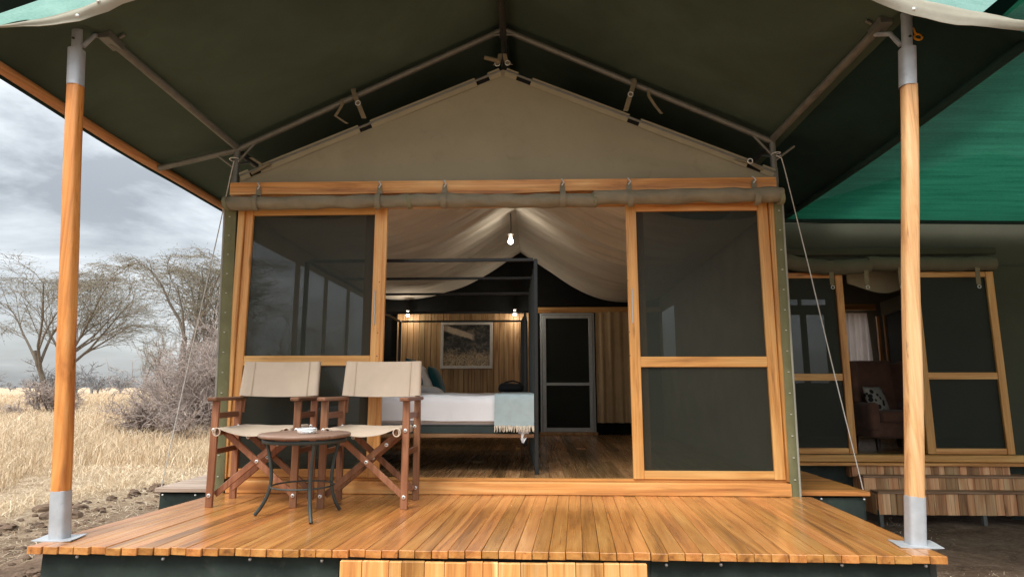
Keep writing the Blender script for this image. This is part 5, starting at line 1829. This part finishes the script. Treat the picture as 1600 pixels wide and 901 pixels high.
tree('wide bare acacia rising above the grey thorn bush', -16.4, 28.5, 8, acacia(8.4, 5.4, 3), leaves=9000, leaf_size=0.055, group='acacias on the plain', nside=(7, 5, 3, 3, 3))
tree('bare acacia cut off by the left picture edge', -37.0, 36.0, 5, acacia(7.2, 5.0, 3, 0.8), leaves=3000, leaf_size=0.055, group='acacias on the plain', nside=(7, 5, 3, 3, 3))
# thinner trees further off
def thin(H):
    return [
        dict(len=H * 0.75, rad=0.10, seg=7, wig=0.06, kids=(9, 11), t0=0.35, ang=(0.5, 0.95), zadd=0.25, tip=0.3, rk=0.5),
        dict(len=H * 0.34, seg=4, wig=0.14, lift=0.25, kids=(6, 8), t0=0.2, ang=(0.4, 0.9), zadd=0.1, tip=0.35, rk=0.5, rmin=0.02),
        dict(len=H * 0.14, seg=3, wig=0.2, kids=(5, 7), t0=0.15, ang=(0.4, 1.0), zadd=0.08, tip=0.4, rmin=0.014),
        dict(len=H * 0.07, seg=2, wig=0.25, tip=0.5, rmin=0.011),
    ]
tree('slender bare tree standing alone in the gap between the acacias', -26.0, 42.0, 21, thin(5.8), group='thin trees on the plain', name='thin_tree', nside=(6, 4, 3, 3))
tree('second slender tree in the gap, nearer the thorn bush', -27.3, 50.0, 22, thin(6.4), group='thin trees on the plain', name='thin_tree', nside=(6, 4, 3, 3))
tree('small twiggy tree low on the horizon beside the left acacia', -37.5, 58.0, 23, thin(5.2), group='thin trees on the plain', name='thin_tree', nside=(6, 4, 3, 3))
tree('slim tree just left of the thorn bush', -24.0, 46.0, 24, thin(5.0), group='thin trees on the plain', name='thin_tree', nside=(6, 4, 3, 3))
# far tree line: low rounded trees on the horizon
far_spec = [
    dict(len=1.6, rad=0.22, seg=3, wig=0.1, kids=(7, 8), t0=0.4, ang=(0.5, 1.1), zadd=0.2, tip=0.6, rk=0.6),
    dict(len=2.6, seg=3, wig=0.2, kids=(7, 8), t0=0.2, ang=(0.4, 1.1), zs=.8, zadd=0.1, tip=0.4, rk=0.6, rmin=0.06),
    dict(len=1.3, seg=2, wig=0.25, kids=(6, 7), t0=0.1, ang=(0.4, 1.1), tip=0.5, rmin=0.045),
    dict(len=0.6, seg=1, wig=0.2, tip=0.6, rmin=0.04),
]
ft, ftL = tree('low grey tree on the far horizon', -150.0, 190.0, 31, far_spec, group='far trees along the horizon', name='far_tree', bark='far', twig='far', nside=(4, 3, 3, 3))
r9 = random.Random(77)
for k in range(34):
    c = copy_tree(ft)
    ang = R(-47 + 27 * (k + r9.random()) / 34)
    dist = r9.uniform(120, 300)
    x, y = math.sin(ang) * dist, math.cos(ang) * dist
    c.location = (x, y, ground_h(x, y) - .05)
    c.rotation_euler = (0, 0, r9.uniform(0, 6))
    s = r9.uniform(0.6, 1.25)
    c.scale = (s * r9.uniform(1, 1.4), s * r9.uniform(1, 1.4), s)

# grey thorn bush
def bush(n, H, seed, rmin=0.012):
    r_ = random.Random(seed)
    st = []
    for k in range(n):
        a = r_.uniform(0, 6.283); q = r_.uniform(0.3, 1.15)
        st.append(((0.7 * r_.gauss(0, .5), 0.7 * r_.gauss(0, .5), 0), (math.cos(a) * q, math.sin(a) * q, 1.0 - 0.25 * q)))
    return [
        dict(len=H * 0.85, rad=0.05, seg=6, wig=0.13, lift=-0.25, stems=st, kids=(7, 9), t0=0.2, ang=(0.3, 0.9), tip=0.3, rk=0.6),
        dict(len=H * 0.42, seg=4, wig=0.2, lift=-0.12, kids=(6, 8), t0=0.15, ang=(0.4, 1.0), tip=0.4, rk=0.6, rmin=0.011),
        dict(len=H * 0.20, seg=3, wig=0.25, kids=(4, 6), t0=0.1, ang=(0.4, 1.1), tip=0.5, rmin=rmin),
        dict(len=H * 0.10, seg=2, wig=0.25, tip=0.6, rmin=rmin * .8),
    ]
tree('big tangled grey thorn bush beside the tent corner', -9.35, 18.3, 41, bush(46, 2.5, 1, 0.008), split=0, name='thorn_bush', cat='bush', bark='bush_in', twig='bush', group='thorn bushes', nside=(5, 3, 3, 3))
tree('second grey thorn bush half hidden behind the tent corner', -8.1, 18.8, 42, bush(30, 3.2, 2, 0.008), split=0, name='thorn_bush', cat='bush', bark='bush_in', twig='bush', group='thorn bushes', nside=(5, 3, 3, 3))
tree('low dry scrub at the foot of the left acacia', -21.0, 26.5, 43, bush(12, 1.5, 3), split=0, name='thorn_bush', cat='bush', bark='bush_in', twig='bush', group='thorn bushes', nside=(4, 3, 3, 3))
tree('low dry scrub in front of the big thorn bush', -9.6, 16.0, 44, bush(12, 1.1, 4), split=0, name='thorn_bush', cat='bush', bark='bush_in', twig='bush', group='thorn bushes', nside=(4, 3, 3, 3))

# ================================================================ GRASS, STRAW, CLODS
g = np.random.default_rng(5)
def blades(name, label, n, sampler, h, w, mat, lean=0.35, flat=0.0, cat='grass'):
    xy = sampler(n)
    n = len(xy)
    zg = np.array([ground_h(a, b) for a, b in xy]) - 0.01
    dist = np.hypot(xy[:, 0], xy[:, 1])
    H = h(n, dist); Wd = w(n, dist)
    an = g.uniform(0, 2 * np.pi, n)
    ln = np.abs(g.normal(0, lean, n)) * H
    c, s = np.cos(an), np.sin(an)
    fa = g.uniform(0, 2 * np.pi, n)
    fx, fy = np.cos(fa) * Wd, np.sin(fa) * Wd
    base = np.stack([xy[:, 0], xy[:, 1], zg], 1)
    mid = base + np.stack([c * ln * .35, s * ln * .35, H * .6], 1)
    tip = base + np.stack([c * ln, s * ln, H * (1 - flat * g.uniform(0, 1, n))], 1)
    f = np.stack([fx, fy, np.zeros(n)], 1)
    V = np.stack([base - f, base + f, mid - f * .8, mid + f * .8, tip], 1).reshape(-1, 3)
    i = np.arange(n)[:, None] * 5
    T = np.concatenate([i + np.array([0, 1, 3]), i + np.array([0, 3, 2]), i + np.array([2, 3, 4])])
    o = bpy.data.objects.new(name, np_mesh(name, V, T, mat))
    link(o)
    tag(o, label, cat)
    o['kind'] = 'stuff'
    return o
def polar(dmin, dmax, a0, a1, power=1.0, thr=None, scale=0.35, excl=None):
    def f(n):
        d = dmin * (dmax / dmin) ** g.uniform(0, 1, n) if power == 1.0 else dmin + (dmax - dmin) * g.uniform(0, 1, n) ** power
        a = np.radians(g.uniform(a0, a1, n))
        x, y = np.sin(a) * d, np.cos(a) * d
        keep = np.ones(n, bool)
        if thr is not None:
            nv = np.array([noise.noise(Vector((p * scale, q * scale, 3.3))) for p, q in zip(x, y)])
            keep &= nv + g.normal(0, .12, n) > thr
        if excl is not None:
            keep &= ~excl(x, y)
        return np.stack([x, y], 1)[keep]
    return f
near_deck = lambda x, y: (x > -3.35) & (y < 11) | (x > -5.5 + 0.25 * np.sin(y * 3.0)) & (y < 9.0)
blades('tall_dry_grass', 'tall straw coloured grass covering the plain on the left', 210000, polar(10.5, 130, -50, -13, thr=-0.22, scale=0.22, excl=lambda x, y: near_deck(x, y) | (np.hypot(x, y) < 13.0 + 3.5 * np.sin(x * 0.9 + 1.3 * np.sin(y * .7)) * np.sin(y * .5 + x * .3) + g.exponential(1.6, len(x)))),
       lambda n, d: g.uniform(0.10, 0.55, n) * np.clip(d / 20, 0.45, 1.0), lambda n, d: 0.0022 + d * 0.00042, M['grass'], 0.75)
blades('grass_tufts', 'matted dry grass tufts between the deck and the tall grass', 42000, polar(8.2, 18, -56, -15, thr=0.06, scale=0.7, excl=near_deck),
       lambda n, d: g.uniform(0.03, 0.16, n) * np.clip((d - 3) / 7, .4, 1), lambda n, d: 0.0018 + d * 0.0003, M['grass'], 1.8, 0.4)
blades('straw_litter', 'flattened straw scattered over the soil by the deck', 130000, polar(6.4, 20, -60, -15, thr=-0.16, scale=0.9, excl=lambda x, y: (x > -3.2) | (x > -5.35 + 0.25 * np.sin(y * 3.0)) & (y < 9.2) & (g.uniform(0, 1, len(x)) < .72)),
       lambda n, d: g.uniform(0.012, 0.05, n), lambda n, d: 0.0014 + d * 0.00028, M['straw'], 5.5, 0.6, cat='straw')
blades('shaded_straw', 'sparse dry straw on the dark soil under the lounge steps', 5000, polar(5.2, 8.6, 28, 50, thr=0.05, scale=0.9, excl=lambda x, y: (x < 2.8)),
       lambda n, d: g.uniform(0.01, 0.04, n), lambda n, d: 0.002 + d * 0.0003, M['straw'], 2.6, 0.6, cat='straw')
# soil clods
m = MB()
r_ = random.Random(9)
def clod(x, y, s, seed):
    z = ground_h(x, y)
    n1, n2 = 7, 9
    rows = []
    for i in range(n1 + 1):
        th_ = math.pi * i / n1
        row = []
        for j in range(n2 + 1):
            ph = 2 * math.pi * (j % n2) / n2
            d = Vector((math.sin(th_) * math.cos(ph), math.sin(th_) * math.sin(ph), math.cos(th_)))
            k = 1 + 0.45 * noise.noise(d * 1.8 + Vector((seed, 0, 0))) + 0.2 * noise.noise(d * 4.5 + Vector((seed, 3, 0)))
            row.append((x + d.x * s * k * 1.3, y + d.y * s * k, z + d.z * s * k * .75 + s * .2))
        rows.append(row)
    m.sheet(rows, 0, False)
for k in range(50):
    t = r_.random()
    # a ridge of dug soil running from beside the deck to the side platform
    x = -5.25 + 0.2 * math.sin(t * 9) + r_.gauss(0, .15); y = 5.9 + 3.0 * t + r_.gauss(0, .1)
    if x > -3.1 and y > 4.9:
        continue
    clod(x, y, abs(r_.gauss(0.018, .032)) + .010, k * 1.7)
for k in range(520):
    x = r_.uniform(-5.4, -2.9); y = r_.uniform(4.2, 9.0)
    if x > -3.1 and y > 4.8:
        continue
    clod(x, y, abs(r_.gauss(0.012, .010)) + .005, k * 1.3 + 300)
for k in range(60):
    clod(r_.uniform(3.2, 7.0), r_.uniform(5.0, 6.6), abs(r_.gauss(0.012, .012)) + .006, k * 1.1 + 700)
o = m.build('soil_clods', M['clod']); o['kind'] = 'stuff'; tag(o, 'dark crumbly soil clods dug up beside the deck', 'soil')
